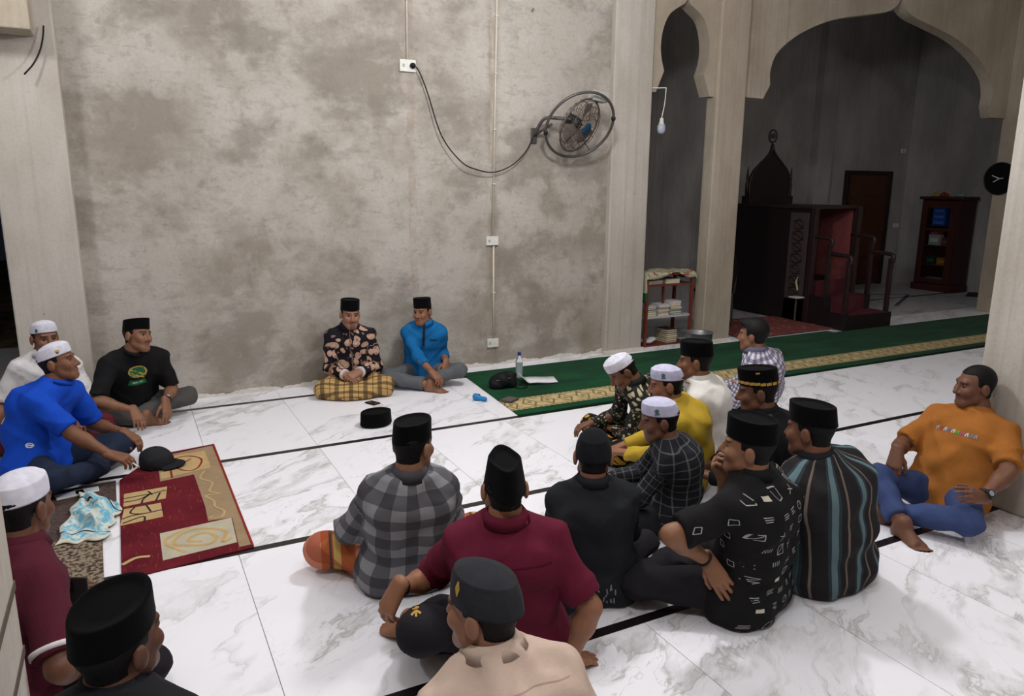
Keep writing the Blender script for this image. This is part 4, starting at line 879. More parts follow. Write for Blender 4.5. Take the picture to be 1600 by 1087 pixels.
rline([(1010, 690), (940, 720), (960, 640), (780, 625), (660, 660), (600, 720), (640, 745), (840, 735), (900, 690), (840, 655), (740, 675), (700, 715), (800, 715)], .018, GOLDP); rline([(700, 620), (560, 690), (545, 740), (680, 795)], .016, GOLDP)
rline([(815, 215), (785, 268), (870, 300), (850, 360), (925, 378), (822, 392), (882, 430), (890, 470), (955, 500), (930, 545), (845, 552), (880, 535)], .012, SAND)
rline([(430, 822), (330, 835), (232, 885)], .022, SAND)
for pts in ([(240, 415), (360, 392), (440, 378), (540, 352)], [(240, 440), (350, 420), (430, 380)], [(430, 380), (380, 420), (370, 450)], [(500, 370), (470, 430)], [(415, 360), (445, 385)],
            [(325, 470), (290, 515), (380, 520), (520, 490)], [(230, 560), (300, 535), (385, 520)], [(400, 455), (435, 505)], [(235, 590), (380, 540), (390, 575)]): rline(pts, .010, DARKP)
for pts in ([(580, 135), (690, 110), (790, 130), (770, 190), (700, 215), (620, 190), (720, 130)], [(575, 215), (585, 265)]): rline(pts, .012, REDL)
# mats
def mat_speckle(name, c0, c1):
    m = Mat(name, .97, .05); p = m.pos(); v = m.voro(p, 95, out='Color'); n = m.noise(p, 60, 3); m.color(m.mix(n.ramp(.42, .58), c0, c1)); m.bump(n, .6, .006); return m.m
MB = lambda pts, z0, z1, m, n, lab, cat: obj(n, poly_px(pts, z0, z1), m, None, lab, cat)
MB([(60, 773), (181, 752), (183, 800), (160, 845), (40, 858)], .0012, .006, mat_speckle('brown_felt', K(74, 60, 58), K(90, 76, 72)), 'floor_mat', 'plain dark brown mat under the crumpled towel', 'mat')
MB([(38, 858), (160, 836), (163, 914), (84, 934), (40, 944)], .0062, .012, mat_speckle('speckled_felt', K(70, 58, 50), K(150, 134, 116)), 'floor_mat', 'speckled grey-brown mat between the towel and the near black cap', 'mat')
# crumpled towel ------------------------------------------------------
def mat_towel():
    m = Mat('striped_towel', .95, .1); u, v, w_ = m.xyz(m.attr('pat')); n = m.noise(m.vec(u*3, v*8, 0), 1.8, 4, .6, .8)
    c = m.mix(n.ramp(.42, .56), K(112, 182, 208), K(214, 218, 206)); e = ((u-.5).abs().gt(.46)).mx((v-.5).abs().gt(.46)); c = m.mix(e, c, K(216, 210, 190))
    s = ((v-.16).abs().lt(.012)).mx((v-.84).abs().lt(.012)); c = m.mix(s, c, K(50, 44, 48)); m.color(c); m.bump(m.noise(m.coord('Object'), 120, 3), .5, .006); return m.m
tq = [fl(*p) for p in ((86, 858), (166, 846), (191, 795), (128, 772))]
tw = bmesh.new(); N = 34; G = []; lay = []
for j in range(N+1):
    for i in range(N+1):
        u, v = i/N, j/N; p = (tq[0]*(1-u)+tq[1]*u)*(1-v)+(tq[3]*(1-u)+tq[2]*u)*v
        h = .030+.022*math.sin(9*u+5*v+1.2*math.sin(6*v))+.016*math.sin(15*v-7*u+2*math.sin(4*u))+.014*math.sin(23*u*v+8*v); edge = min(u, 1-u, v, 1-v)
        h = max(0, h)*min(1, .25+edge*5)*(.35 if v < .25 else 1); G.append(tw.verts.new((p[0]+.012*math.sin(17*v+6*u), p[1]+.014*math.sin(13*u+5*v), .014+h))); lay.append((u, v, 0))
for j in range(N):
    for i in range(N): tw.faces.new([G[j*(N+1)+i], G[j*(N+1)+i+1], G[(j+1)*(N+1)+i+1], G[(j+1)*(N+1)+i]])
to = obj('towel', tw, mat_towel(), None, 'crumpled pale blue and white towel lying on the brown mats', 'towel', smooth=True)
at = to.data.attributes.new('pat', 'FLOAT_VECTOR', 'POINT'); at.data.foreach_set('vector', np.array(lay, np.float32).ravel()); md = to.modifiers.new('thick', 'SOLIDIFY'); md.thickness = .004; md.offset = 1
# phones, cards, paper -------------------------------------------------
def slab(name, lab, cat, px, z, size, rz, m, top=None, topm=None, th=.009):
    c = fl(*px, z); e = empty(name, (c[0], c[1], z), math.radians(rz), lab, cat); obj('case', bx((-size[0]/2, -size[1]/2, 0), (size[0]/2, size[1]/2, th), .003), m, e)
    if topm: obj(top, bx((-size[0]/2+.004, -size[1]/2+.004, th), (size[0]/2-.004, size[1]/2-.004, th+.0008)), topm, e)
    return e
slab('phone', 'pale phone lying on the brown mat beside the towel', 'phone', (110, 774), .0065, (.145, .075), 12, WHITE_P, 'screen', plain('phone_glass', K(196, 200, 206), .15))
slab('phone', 'white phone behind the other one on the brown mat', 'phone', (136, 768), .0065, (.12, .07), 6, WHITE_P, 'screen', plain('phone_back', K(180, 190, 196), .2))
slab('phone', 'dark phone on the floor in front of the checked sarong', 'phone', (582, 630), .001, (.075, .11), 24, DARK, 'screen', plain('dark_glass', K(46, 30, 32), .15))
slab('wallet', 'small grey-brown wallet on the carpet corner', 'wallet', (796, 626), .013, (.13, .10), 30, plain('grey_leather', K(84, 76, 72), .7), 'flap', plain('grey_leather2', K(96, 86, 82), .7), .018)
pp = fl(838, 598); e = empty('paper_sheets', (pp[0], pp[1], .0125), 0, 'curled white paper sheets on the green carpet beside the bottle', 'paper')
for q in range(2):
    bm = bmesh.new(); V_ = []; N = 16
    for i in range(N+1):
        t = i/N; zz = .010+.020*(math.sin(t*5.0+q*.3)+1)*.5*(1-.5*t)+(.09*max(0, .16-t)/.16)**1.0*.7
        for k in (0, 1): V_.append(bm.verts.new((-.19+t*.36+k*(.05)-(.0 if k else .02*t), -.10+k*.20-.03*t+q*.008, zz-q*.006)))
    for i in range(N): bm.faces.new((V_[2*i], V_[2*i+2], V_[2*i+3], V_[2*i+1]))
    o = obj('sheet', bm, plain('paper', K(226, 226, 230), .8), e, smooth=True); md = o.modifiers.new('t', 'SOLIDIFY'); md.thickness = .0012
# water bottle ---------------------------------------------------------
bp_ = fl(811, 591); e = empty('water_bottle', (bp_[0], bp_[1], .012), 0, 'clear plastic water bottle with dark blue cap on the carpet', 'bottle')
g = Mat('clear_plastic', .08, .5); g.color((.86, .92, .94)); g.b.inputs['Transmission Weight'].default_value = .85; g.b.inputs['IOR'].default_value = 1.2
obj('bottle_body', lathe([(.028, 0), (.033, .006), (.0335, .05), (.031, .06), (.0335, .07), (.0335, .15), (.030, .172), (.016, .195), (.0135, .215)], 24), g.m, e, smooth=True)
obj('water', lathe([(.027, .004), (.030, .008), (.030, .135), (.002, .1352)], 20), (lambda m: (m.color((.8, .88, .92)), m.b.inputs['Transmission Weight'].__setattr__('default_value', .7), m.m)[2])(Mat('water', .05, .5)), e, smooth=True)
obj('screw_cap', lathe([(.0165, .208), (.0165, .232), (.014, .235), (.002, .2352)], 20), plain('navy_plastic', K(48, 44, 120), .4), e)
# black pouch ------------------------------------------------------------
bp_ = fl(786, 607); V, Q = solve([ell((0, 0, .065), (.105, .07, .07))+(.03,), rcone((-.06, 0, .05), (.06, .01, .07), .05, .058)+(.04,), rcone((-.07, -.02, .025), (.08, -.01, .025), .035)+(.05,), ell((.07, .01, .10), (.045, .04, .04))+(.03,)], .008, .03, floor=.0, wr=.006, seed=4)
e = empty('waist_bag', (bp_[0], bp_[1], .0125), math.radians(-15), 'black cloth pouch lying on the green carpet', 'bag'); obj('pouch', mk_mesh('pouch', [(V, Q)]), cloth('black_nylon', K(24, 24, 27), .55), e)
obj('strap', tube(spline([(.08, -.03, .01), (.13, -.08, .006), (.19, -.06, .006), (.21, 0, .006), (.15, .04, .008)], 5), .006, 6), DARK, e); obj('zip', tube(spline([(-.07, -.055, .075), (0, -.066, .09), (.06, -.052, .095)], 5), .003, 6), plain('zip_metal', K(120, 116, 110), .4), e)
# blue toy-like thing on the floor ----------------------------------------
bp_ = fl(749, 626); e = empty('blue_gadget', (bp_[0], bp_[1], .001), math.radians(-50), 'small bright blue plastic thing on the tiles left of the carpet', 'gadget')
V, Q = solve([rcone((-.03, 0, .03), (-.008, 0, .028), .030, .024)+(.02,), rcone((0, 0, .022), (.05, 0, .02), .018, .019)+(.01,)], .005, .01, floor=0); obj('shell', mk_mesh('shell', [(V, Q)]), plain('blue_plastic', K(36, 128, 190), .4), e); obj('button', bx((-.012, -.008, .048), (.006, .008, .056), .002), plain('deep_blue', K(20, 80, 140), .4), e)
# songkok on the floor -----------------------------------------------------
c_ = fl(590, 663); bm = cap_mesh('songkok', 1.18); to_bm(bm, frame(math.radians(14), 0), (0, 0, -.030)); e = empty('songkok_cap', (c_[0], c_[1], 0), 0, 'black velvet songkok lying alone on the tiles', 'cap')
for v in bm.verts: v.co.z = max(.002, v.co.z-.006-.14*(v.co.x*math.cos(.24)+v.co.y*math.sin(.24))*1.0)
obj('crown', bm, VELVET, e); c2 = lathe([(.060, .083), (.075, .086), (.0765, .089), (.075, .091), (.060, .086)], 30, sx=1.2, sy=.95); bmesh.ops.rotate(c2, verts=c2.verts, cent=(0, 0, 0), matrix=Matrix.Rotation(.24, 3, 'Z')); obj('top_fold', c2, VELVET, e, smooth=True)
# baseball cap by the man in blue -------------------------------------------
c_ = fl(246, 730); e = empty('baseball_cap', (c_[0], c_[1], .009), math.radians(-25), 'black baseball cap lying on the rug corner', 'cap')
V, Q = solve([ell((0, 0, .03), (.10, .095, .095))+(.02,), ell((-.03, .02, .06), (.06, .06, .055))+(.03,)], .009, .02, floor=0, wr=.003); obj('crown', mk_mesh('crown', [(V, Q)]), cloth('black_twill', K(40, 40, 43)), e)
bm = bmesh.new(); R1 = []
for i in range(13):
    t = -1.15+i*2.3/12; R1.append([bm.verts.new(((.085+k*.085*math.cos(t*.9))*math.cos(t*.75), .10*math.sin(t*.95)+k*.012*math.sin(t), .022-k*.012-.010*math.sin(t)**2+.008)) for k in (0, .5, 1)])
for A_, B_ in zip(R1, R1[1:]):
    for k in (0, 1): bm.faces.new((A_[k], A_[k+1], B_[k+1], B_[k]))
o = obj('visor', bm, cloth('black_twill2', K(34, 34, 37)), e, smooth=True); o.modifiers.new('t', 'SOLIDIFY').thickness = .005; obj('button', lathe([(.008, .122), (.009, .126), (.003, .129)], 12), DARK, e)
# cigarette, held phone ------------------------------------------------------
def in_hand(key, side, d=.12, up=0.0):
    P_ = PEOPLE[key]; S_, E_, W_, fd, bk, cu = P_['AR'][side]; return P_['base']+P_['Rz']@(W_+unit(fd)*d*P_['s']+np.array((0, 0, up))), P_['Rz']@unit(fd)
p, d_ = in_hand('bluetee', 'R', .140, -.022); e = empty('cigarette', p, 0, 'white cigarette between the fingers of the man in blue', 'cigarette'); q = np.array((.55, -.6, -.35))*.03
obj('paper_tube', tube([-q, q*.6], .0042, 8), plain('cig_white', K(236, 234, 230), .7), e); obj('filter', tube([q*.6, q*1.1], .0043, 8), plain('cig_filter', K(206, 160, 110), .8), e)
p = fl(123, 940, .36); e = empty('phone', p, math.radians(-26), 'dark phone held up beside the near black cap', 'phone'); obj('case', bx((-.038, -.005, -.05), (.038, .005, .09), .004), plain('phone_dark', K(48, 42, 44), .4), e); obj('camera_bump', bx((-.032, -.008, .04), (-.004, -.004, .08), .002), plain('phone_dark2', K(30, 26, 28), .3), e)
# ---------------------------------------------------------------- wall fittings
def wp(x, y, Y=YW): return onY(x, y, Y)
def socket(name, lab, px, size, Y, holes=1):
    c = wp(*px, Y); e = empty(name, c, 0, lab, 'socket'); w_, h_ = size
    obj('plate', bx((-w_/2, -.026, -h_/2), (w_/2, 0, h_/2), .005), WHITE_P, e)
    for k in range(holes): obj('outlet', bx((-w_*.28+k*w_*.5-.011, -.028, -.012), (-w_*.28+k*w_*.5+.011, -.0255, .012), .003), plain('socket_grey', K(176, 176, 172), .5), e)
    return e, c
s1, c1 = socket('wall_socket', 'white wall socket with a black plug high on the plaster wall', (636, 103), (.145, .10), YW, 2)
socket('wall_socket', 'white switch box halfway down the white conduit', (768, 376), (.125, .085), YW, 1); socket('wall_socket', 'white socket near the floor at the end of the conduit', (769, 535), (.12, .085), YW, 1)
socket('wall_socket', 'small white socket high on the niche rear wall', (1411, 236), (.12, .08), 9.14, 1); socket('wall_socket', 'small white socket beside the niche door', (1399, 352), (.13, .08), 9.14, 1); socket('wall_socket', 'small white socket low on the niche rear wall', (1391, 425), (.13, .08), 9.14, 1)
e = empty('power_plug', c1+np.array((.038, -.026, 0)), 0, 'black round plug in the high wall socket', 'plug'); Mx = Matrix.Rotation(math.pi/2, 4, 'X'); obj('plug_body', lathe([(.022, 0), (.022, .028), (.014, .04), (.006, .045)], 16, M=Mx), DARK, e); obj('plug_ring', lathe([(.0235, .006), (.025, .010), (.0235, .014)], 16, M=Mx), DARK, e)
cab = [(c1[0]+.04, YW-.06, c1[2])]+[tuple(wp(x, y, Y)) for x, y, Y in ((655, 112, 6.35), (668, 145, 6.35), (690, 212, 6.33), (720, 252, 6.31), (745, 265, 6.31), (772, 269, 6.33), (800, 258, 6.33), (822, 236, 6.34), (833, 214, 6.35))]
obj('fan_cable', tube(spline(cab, 6), .0055, 6), DARK, None, 'black cable sagging from the plug to the wall fan', 'cable', smooth=True)
def conduit(lab, x0, z0, x1, z1):
    e = empty('conduit', (x1, YW-.009, z1), 0, lab, 'conduit'); obj('pipe', tube([(x0-x1, 0, z0-z1), (0, 0, 0)], .0095, 10), plain('conduit_white', K(206, 198, 184), .6), e, smooth=True)
    n = max(2, int((z0-z1)/.45))
    for i in range(1, n): t = i/n; obj('clip', bx(((x0-x1)*t-.016, -.012, (z0-z1)*t-.006), ((x0-x1)*t+.016, .009, (z0-z1)*t+.006)), plain('conduit_white', K(206, 198, 184), .6), e)
a1, a2, a3 = wp(778, 0), wp(769, 370), wp(769, 528)
conduit('thin white conduit running down to the high socket', c1[0]+.02, ZC-.02, c1[0], c1[2]+.052); conduit('long white conduit from the ceiling to the switch box', a1[0]+.01, ZC-.02, a2[0], a2[2]+.004); conduit('lower white conduit between switch box and floor socket', a2[0]+.01, wp(768, 384)[2], a3[0]+.01, a3[2])
# orbit wall fan
FC = onY(906, 196, 6.06); toc = unit(np.array((0, 0, CAM_H))-FC); rt, up_ = _r, _u
def axes(n):
    n = unit(n); a_ = unit(np.cross(n, (0, 0, 1))); return np.stack([a_, np.cross(n, a_), n], 1)
fan = empty('wall_fan', FC, 0, 'wall-mounted orbit fan with round guard and tilted ring frame', 'fan')
STEEL = plain('dull_steel', K(92, 88, 86), .45, .5, .5); RUST = plain('aged_wire', K(96, 78, 64), .5, .4, .4)
RN = unit(toc*.70+.714*(rt*.55-up_*.83)); RA = axes(RN); RR = .335
ringp = [RA@np.array((RR*math.cos(t*2*math.pi/48), RR*math.sin(t*2*math.pi/48), 0)) for t in range(48)]
obj('ring_frame', tube(ringp, .013, 10, closed=True), STEEL, fan, smooth=True)
CN = unit(toc*.50+.866*(rt*.857-up_*.515)); CA = axes(CN); R_c = .255
def cage_half(sg):
    bm = bmesh.new()
    for k in range(22):
        a_ = k*2*math.pi/22; pts = [CA@np.array((R_c*rr*math.cos(a_+.25*rr), R_c*rr*math.sin(a_+.25*rr), sg*.085*math.sqrt(max(0, 1-rr**3)))) for rr in (.18, .4, .6, .78, .9, .97, 1.0)]; tube(pts, .0026, 4, bm=bm)
    for rr in (.18, .5, .8): tube([CA@np.array((R_c*rr*math.cos(t*2*math.pi/32), R_c*rr*math.sin(t*2*math.pi/32), sg*.085*math.sqrt(1-rr**3))) for t in range(32)], .003, 4, closed=True, bm=bm)
    return bm
for sg in (1, -1): o = obj('guard', cage_half(sg), RUST, fan); o['kind'] = 'stuff'
obj('guard_rim', tube([CA@np.array((R_c*math.cos(t*2*math.pi/40), R_c*math.sin(t*2*math.pi/40), 0)) for t in range(40)], .008, 8, closed=True), STEEL, fan, smooth=True)
for k in range(3):
    bm = bmesh.new(); a0 = k*2*math.pi/3+.5; V_ = []
    for i in range(6):
        rr = .05+i*.033; V_.append([bm.verts.new(Vector(CA@np.array((rr*math.cos(a0+w2), rr*math.sin(a0+w2), w2*.05)))) for w2 in np.linspace(-.48, .42, 5)])
    for A_, B_ in zip(V_, V_[1:]):
        for j in range(4): bm.faces.new((A_[j], A_[j+1], B_[j+1], B_[j]))
    o = obj('blade', bm, plain('fan_blade', K(104, 96, 92), .4), fan, smooth=True); o.modifiers.new('t', 'SOLIDIFY').thickness = .003
obj('motor', to_bm(lathe([(.03, -.16), (.055, -.15), (.06, -.06), (.05, -.02), (.03, .0)], 18), CA, (0, 0, 0)), plain('motor_dark', K(40, 38, 40), .5), fan, smooth=True)
obj('badge', to_bm(lathe([(.058, .083), (.062, .088), (.058, .093)], 20), CA, (0, 0, 0)), plain('fan_blue', K(28, 62, 92), .4), fan, smooth=True)
cb = onY(935, 151, 5.98)-FC; obj('control_box', bx((-.08, -.05, -.045), (.08, .05, .045), .006, Matrix.Translation(Vector(cb))@Matrix.Rotation(.12, 4, 'Y')), plain('box_grey', K(172, 170, 164), .5), fan)
wl = onY(834, 212, YW-.01)-FC; p1_ = onY(850, 186, 6.26)-FC; p2_ = onY(893, 187, 6.1)-FC; p3_ = onY(862, 194, 6.2)-FC
obj('wall_plate', bx((-.03, -.01, -.07), (.03, .01, .07), .004, Matrix.Translation(Vector(wl))), STEEL, fan)
obj('arm', tube(spline([wl, p1_, (p1_+p2_)/2+np.array((0, 0, .01)), p2_], 6), .016, 10), STEEL, fan, smooth=True); obj('strut', tube([wl, p3_], .014, 8), STEEL, fan, smooth=True); obj('hub_rod', tube([p2_, np.array((0, 0, 0.0))-CN*.1], .014, 8), STEEL, fan)
for sg in (1, -1): c_ = max(ringp, key=lambda p: sg*float(p@rt)); obj('knob', to_bm(lathe([(.012, -.02), (.022, -.012), (.022, .012), (.010, .02)], 12), axes(rt), c_), DARK, fan)
obj('pull_rod', tube([RA@np.array((RR*math.cos(2.2), RR*math.sin(2.2), 0)), -CN*.1], .005, 6), STEEL, fan)
# unlit bulb on a bracket by the small arch
b0 = onY(1019, 138, 6.36); b1 = onY(1041, 137, 6.30); b2 = onY(1034, 184, 6.30); e = empty('hanging_bulb', b2, 0, 'unlit white bulb hanging from a wire bracket in the small arch', 'lamp'); obj('bracket_wire', tube([b0-b2+np.array((-.04, 0, 0)), b1-b2], .006, 6), WHITE_P, e)
obj('cord', tube(spline([b1-b2, (b1-b2)*.5+np.array((.01, 0, 0)), (0, 0, 0)], 5), .005, 6), WHITE_P, e); obj('bulb_base', lathe([(.012, 0), (.020, -.01), (.021, -.04), (.034, -.07)], 16), WHITE_P, e, smooth=True); obj('bulb', lathe([(.036, -.07), (.041, -.085), (.041, -.125), (.03, -.15), (.01, -.158)], 16), plain('frosted_bulb', K(176, 184, 200), .4), e, smooth=True)
# bent black rod on the left column
rp_ = [onY(68, 40, 6.17), onY(67, 58, 6.16), onY(62, 80, 6.15), onY(52, 100, 6.13), onY(38, 116, 6.10)]; o = obj('cable_end', tube([p-rp_[0] for p in spline(rp_, 5)], .0055, 6), DARK, None, 'bent black cable end sticking out of the left column', 'cable', smooth=True); o.location = [float(v) for v in rp_[0]]
# clock
cc = onX(1564, 279, 10.97); e = empty('wall_clock', cc, -math.pi/2, 'round black wall clock with pale hands on the far column', 'clock'); Mx = Matrix.Rotation(math.pi/2, 4, 'X')
obj('dial', lathe([(.215, 0), (.215, .03), (.205, .034)], 40, M=Mx), plain('clock_black', K(12, 12, 13), .35), e); obj('rim', tube([(.215*math.cos(t*math.pi/20), -.033, .215*math.sin(t*math.pi/20)) for t in range(40)], .009, 8, closed=True), plain('clock_rim', K(30, 28, 28), .3), e, smooth=True)
for ang, ln in ((2.75, .11), (-2.6, .09), (.1, .05)): obj('hand', tube([(0, -.04, 0), (ln*math.cos(ang), -.04, ln*math.sin(ang))], .007, 6), plain('hand_white', K(210, 210, 205), .5), e)
# ---------------------------------------------------------------- bookshelf in the small arch
YS = 6.43; xl, xr = onY(1008.5, 500, YS)[0], onY(1078, 500, YS)[0]; zt = onY(1010, 446, YS)[2]; zm = onY(1010, 496, YS)[2]; zb = onY(1010, 541, YS)[2]; SD = .30
RW = wood('reddish_wood', K(122, 58, 40)); sh = empty('bookshelf', (xl, YS, 0), 0, 'open reddish wooden bookshelf in the small arch', 'shelf'); W_s = xr-xl
for x in (0, W_s):
    for y in (0, SD): obj('post', bx((x-.016, y-.016, 0), (x+.016, y+.016, zt+.10), .003), RW, sh)
for z in (zb, zm, zt): obj('shelf_board', bx((-.01, -.005, z-.02), (W_s+.01, SD, z), .002), RW if z != zm else plain('shelf_white', K(186, 184, 184), .6), sh)
obj('divider', bx((W_s*.5-.012, .1, zm), (W_s*.5+.012, .12, zt)), RW, sh); obj('top_board', bx((-.02, -.02, zt+.10), (W_s+.02, SD+.02, zt+.12), .003), RW, sh)
def mat_coverc():
    m = Mat('printed_cloth', .9, .1); x, y, z = m.xyz(m.coord('Object')); n = m.noise(m.vec(x*10, z*10, y*10), 2.0, 3, .6, .8); c = m.mix((n.ramp(.54, .6))*((z-.03).abs().lt(.06)), K(178, 176, 150), K(150, 74, 62)); c = m.mix(z.lt(-.20), c, K(22, 92, 56)); m.color(c); return fabric(m, .4)
bm = bmesh.new(); NX, NY = 30, 16; G = []
for j in range(NY+1):
    for i in range(NX+1):
        u = -.34+i*(W_s+.46)/NX; v = -.10+j*(SD+.16)/NY; x = min(max(u, -.025), W_s+.028); y = max(v, -.026); z = .012+.006*math.sin(u*21)+.008*math.sin(v*18+u*9)
        if u < -.025: z -= (-.025-u)*.98; x -= .012*math.sin(v*22)+.012
        if u > W_s+.028: z -= (u-W_s-.028)*.98; x += .012+.008*math.sin(v*25)
        if v < -.026: z -= (-.026-v)*(.55+.35*math.sin(u*12+.6)); y -= .010+.006*math.sin(u*26)
        G.append(bm.verts.new((x, y, z)))
for j in range(NY):
    for i in range(NX): bm.faces.new([G[j*(NX+1)+i], G[j*(NX+1)+i+1], G[(j+1)*(NX+1)+i+1], G[(j+1)*(NX+1)+i]])
o = obj('cloth_cover', bm, mat_coverc(), None, 'pale printed cloth draped over the bookshelf top', 'cloth', smooth=True); o.location = (xl, YS, zt+.12); o.modifiers.new('t', 'SOLIDIFY').thickness = .003
PAGES = plain('book_pages', K(216, 206, 178), .9)
def book(x, y, z, w_, d_, h_, col, rz, lab, grp):
    e = empty('book', (xl+x, YS+y, z), math.radians(rz), lab, 'book', grp); m = plain('book_%d_%d_%d' % col, K(*col), .6); bm = bx((0, 0, 0), (w_, d_, .003)); box(bm, (0, 0, h_-.003), (w_, d_, h_)); box(bm, (0, d_-.004, .003), (w_, d_, h_-.003)); obj('cover', bm, m, e); obj('pages', bx((.004, .004, .003), (w_-.004, d_-.004, h_-.003)), PAGES, e); return z+h_+.001
rg = random.Random(11); cols = [(206, 206, 214), (96, 110, 150), (190, 176, 140), (150, 60, 66), (214, 210, 200), (120, 150, 150), (60, 60, 80), (200, 190, 170)]
ORD = ['lowest', 'second', 'third', 'fourth', 'fifth', 'sixth', 'seventh', 'eighth']
for x0, n, where in ((.02, 5, 'left middle-shelf stack'), (.20, 6, 'centre middle-shelf stack'), (.36, 7, 'right middle-shelf stack')):
    z = zm+.001
    for k in range(n): z = book(x0+rg.uniform(-.008, .008), .02+rg.uniform(0, .02), z, .15, .2, rg.uniform(.014, .026), rg.choice(cols), rg.uniform(-4, 4), '%s book from the bottom in the %s' % (ORD[k], where), 'books on the middle shelf')
z = zb+.001
for k in range(7): z = book(.34+rg.uniform(-.006, .006), .04, z, .15, .2, .021, rg.choice([(196, 180, 140), (110, 70, 50), (60, 40, 40)]), rg.uniform(-3, 3), '%s book from the bottom in the bottom-shelf stack' % ORD[k], 'books on the bottom shelf')
z = zt+.001
for k in range(2): z = book(.03, .03, z, .22, .2, .02, [(196, 190, 210), (214, 206, 206)][k], 3, ('lower', 'upper')[k]+' pale book on the left of the top shelf under the cloth', 'books on the top shelf')
book(.28, .03, zt+.001, .2, .2, .05, (178, 172, 156), 0, 'thick grey book on the right of the top shelf under the cloth', 'books on the top shelf')
V, Q = solve([ell((.0, .0, .03), (.09, .07, .03))+(.02,), ell((.05, -.02, .05), (.05, .06, .025))+(.02,)], .008, .02, floor=0, wr=.006); e = empty('cloth_bundle', (xl+.13, YS+.12, zb+.001), 0, 'crumpled white cloth bundle on the left of the bottom shelf', 'bundle'); obj('wrapping', mk_mesh('wrapping', [(V, Q)]), plain('bundle_white', K(210, 208, 206), .9), e)
# metal pot at the column
c_ = onY(1092, 530, 6.10); e = empty('metal_pot', (c_[0], 6.10, .013), 0, 'dented aluminium pot standing beside the arch column', 'pot'); AL = plain('aluminium', K(150, 150, 152), .35, .5, .7); obj('pot_body', lathe([(.12, 0), (.135, .01), (.14, .10), (.145, .17), (.155, .178), (.150, .180), (.138, .172), (.13, .02), (.02, .015)], 28), AL, e, smooth=True)
for s_ in (1, -1): obj('handle', tube([(s_*.14, -.03, .14), (s_*.175, -.02, .15), (s_*.175, .02, .15), (s_*.14, .03, .14)], .006, 6), AL, e)
# ---------------------------------------------------------------- pulpit
WD = wood('dark_pulpit_wood', K(34, 24, 27)); WD2 = wood('pulpit_trim_wood', K(50, 33, 32)); REDC = cloth('pulpit_red_carpet', K(92, 44, 52)); CARV = plain('carved_panel', K(74, 62, 62), .6)
mb = empty('pulpit', (7.8, 6.1, 0), 0, 'dark wooden mosque pulpit with onion-dome back, steps and handrails', 'pulpit'); PW = .86
obj('side_panel', bx((0, .65, 0), (.05, 2.1, 1.47), .006), WD, mb); obj('side_panel', bx((PW-.05, .65, 0), (PW, 2.1, 1.47), .006), WD, mb); obj('back_panel', bx((.05, 2.05, 0), (PW-.05, 2.1, 1.47)), WD, mb); obj('top_rail', bx((-.02, .62, 1.47), (PW+.02, 2.14, 1.51), .006), WD2, mb); obj('inner_lining', bx((PW-.066, .68, .38), (PW-.05, 2.04, 1.46)), cloth('pulpit_lining', K(128, 66, 66)), mb); obj('cushion', bx((.25, 1.25, .56), (.6, 1.6, .66), .03), plain('amber_cushion', K(170, 116, 30), .8), mb)
obj('platform', bx((.05, 1.0, 0), (PW-.05, 2.05, .56)), WD, mb)
for x0, x1 in ((-.01, .06), (PW-.06, PW+.01)): obj('door_post', bx((x0, .58, 0), (x1, .66, 1.50), .006), WD2, mb)
cp_ = obj('carved_panel', bx((-.012, .68, .30), (.0, .98, 1.42), .003), CARV, mb)
for k in range(7):
    zc = .40+k*.145; obj('carving', tube([(-.016, .83+.09*math.cos(t*math.pi/8)*(1 if k % 2 else .8), zc+.06*math.sin(t*math.pi/8)) for t in range(16)], .009, 6, closed=True), WD2, cp_); obj('carving', tube(spline([(-.016, .74, zc-.05), (-.018, .83, zc), (-.016, .92, zc+.05)], 4), .007, 6), WD2, cp_)
for k, (y0, h_) in enumerate(((0, .19), (.33, .37))):
    st_ = obj('step', bx((.0, y0, 0), (PW, y0+.33 if k == 0 else 1.0, h_), .006), WD, mb); obj('step_carpet', bx((.12, y0+.01, h_), (PW-.12, y0+.33, h_+.012), .004), REDC, st_); obj('riser_carpet', bx((.12, y0+.325, h_), (PW-.12, y0+.335, h_+.18)), REDC, st_)
for x in (.04, PW-.04):
    for (ya, yb, za, zb_) in ((.06, .36, .19, .92), (.36, .68, .37, 1.12)):
        obj('baluster', bx((x-.025, ya-.025, za), (x+.025, ya+.025, zb_-.05), .004), WD2, mb); obj('handrail', tube(spline([(x, ya-.02, zb_-.10), (x, ya-.03, zb_-.03), (x, ya+.04, zb_), (x, yb, zb_+.01)], 5), .026, 10), WD2, mb, smooth=True)
dome = [(0, 0)]+[tuple(p) for p in spline([(0, .0), (-.02, .10), (-.015, .22), (.05, .36), (.17, .47), (.27, .55), (.345, .63), (.375, .72)], 5)]
dm = dome[1:]+[(.75-x, z) for x, z in dome[::-1][1:-1]]
obj('dome_panel', prism([(x+.055, z+1.60) for x, z in dm], 1.80, 1.84), WD, mb); obj('dome_base', bx((-.0, 1.76, 1.47), (PW, 1.90, 1.62), .006), WD, mb); obj('dome_rim', tube([(x+.055, 1.80, z+1.60) for x, z in dm[:-1]], .016, 6), WD2, mb)
for x in (.01, PW-.01): obj('finial', lathe([(.022, 1.62), (.026, 1.78), (.014, 1.82), (.022, 1.86), (.004, 2.02)], 10, M=Matrix.Translation((x, 1.82, 0))), WD2, mb, smooth=True)
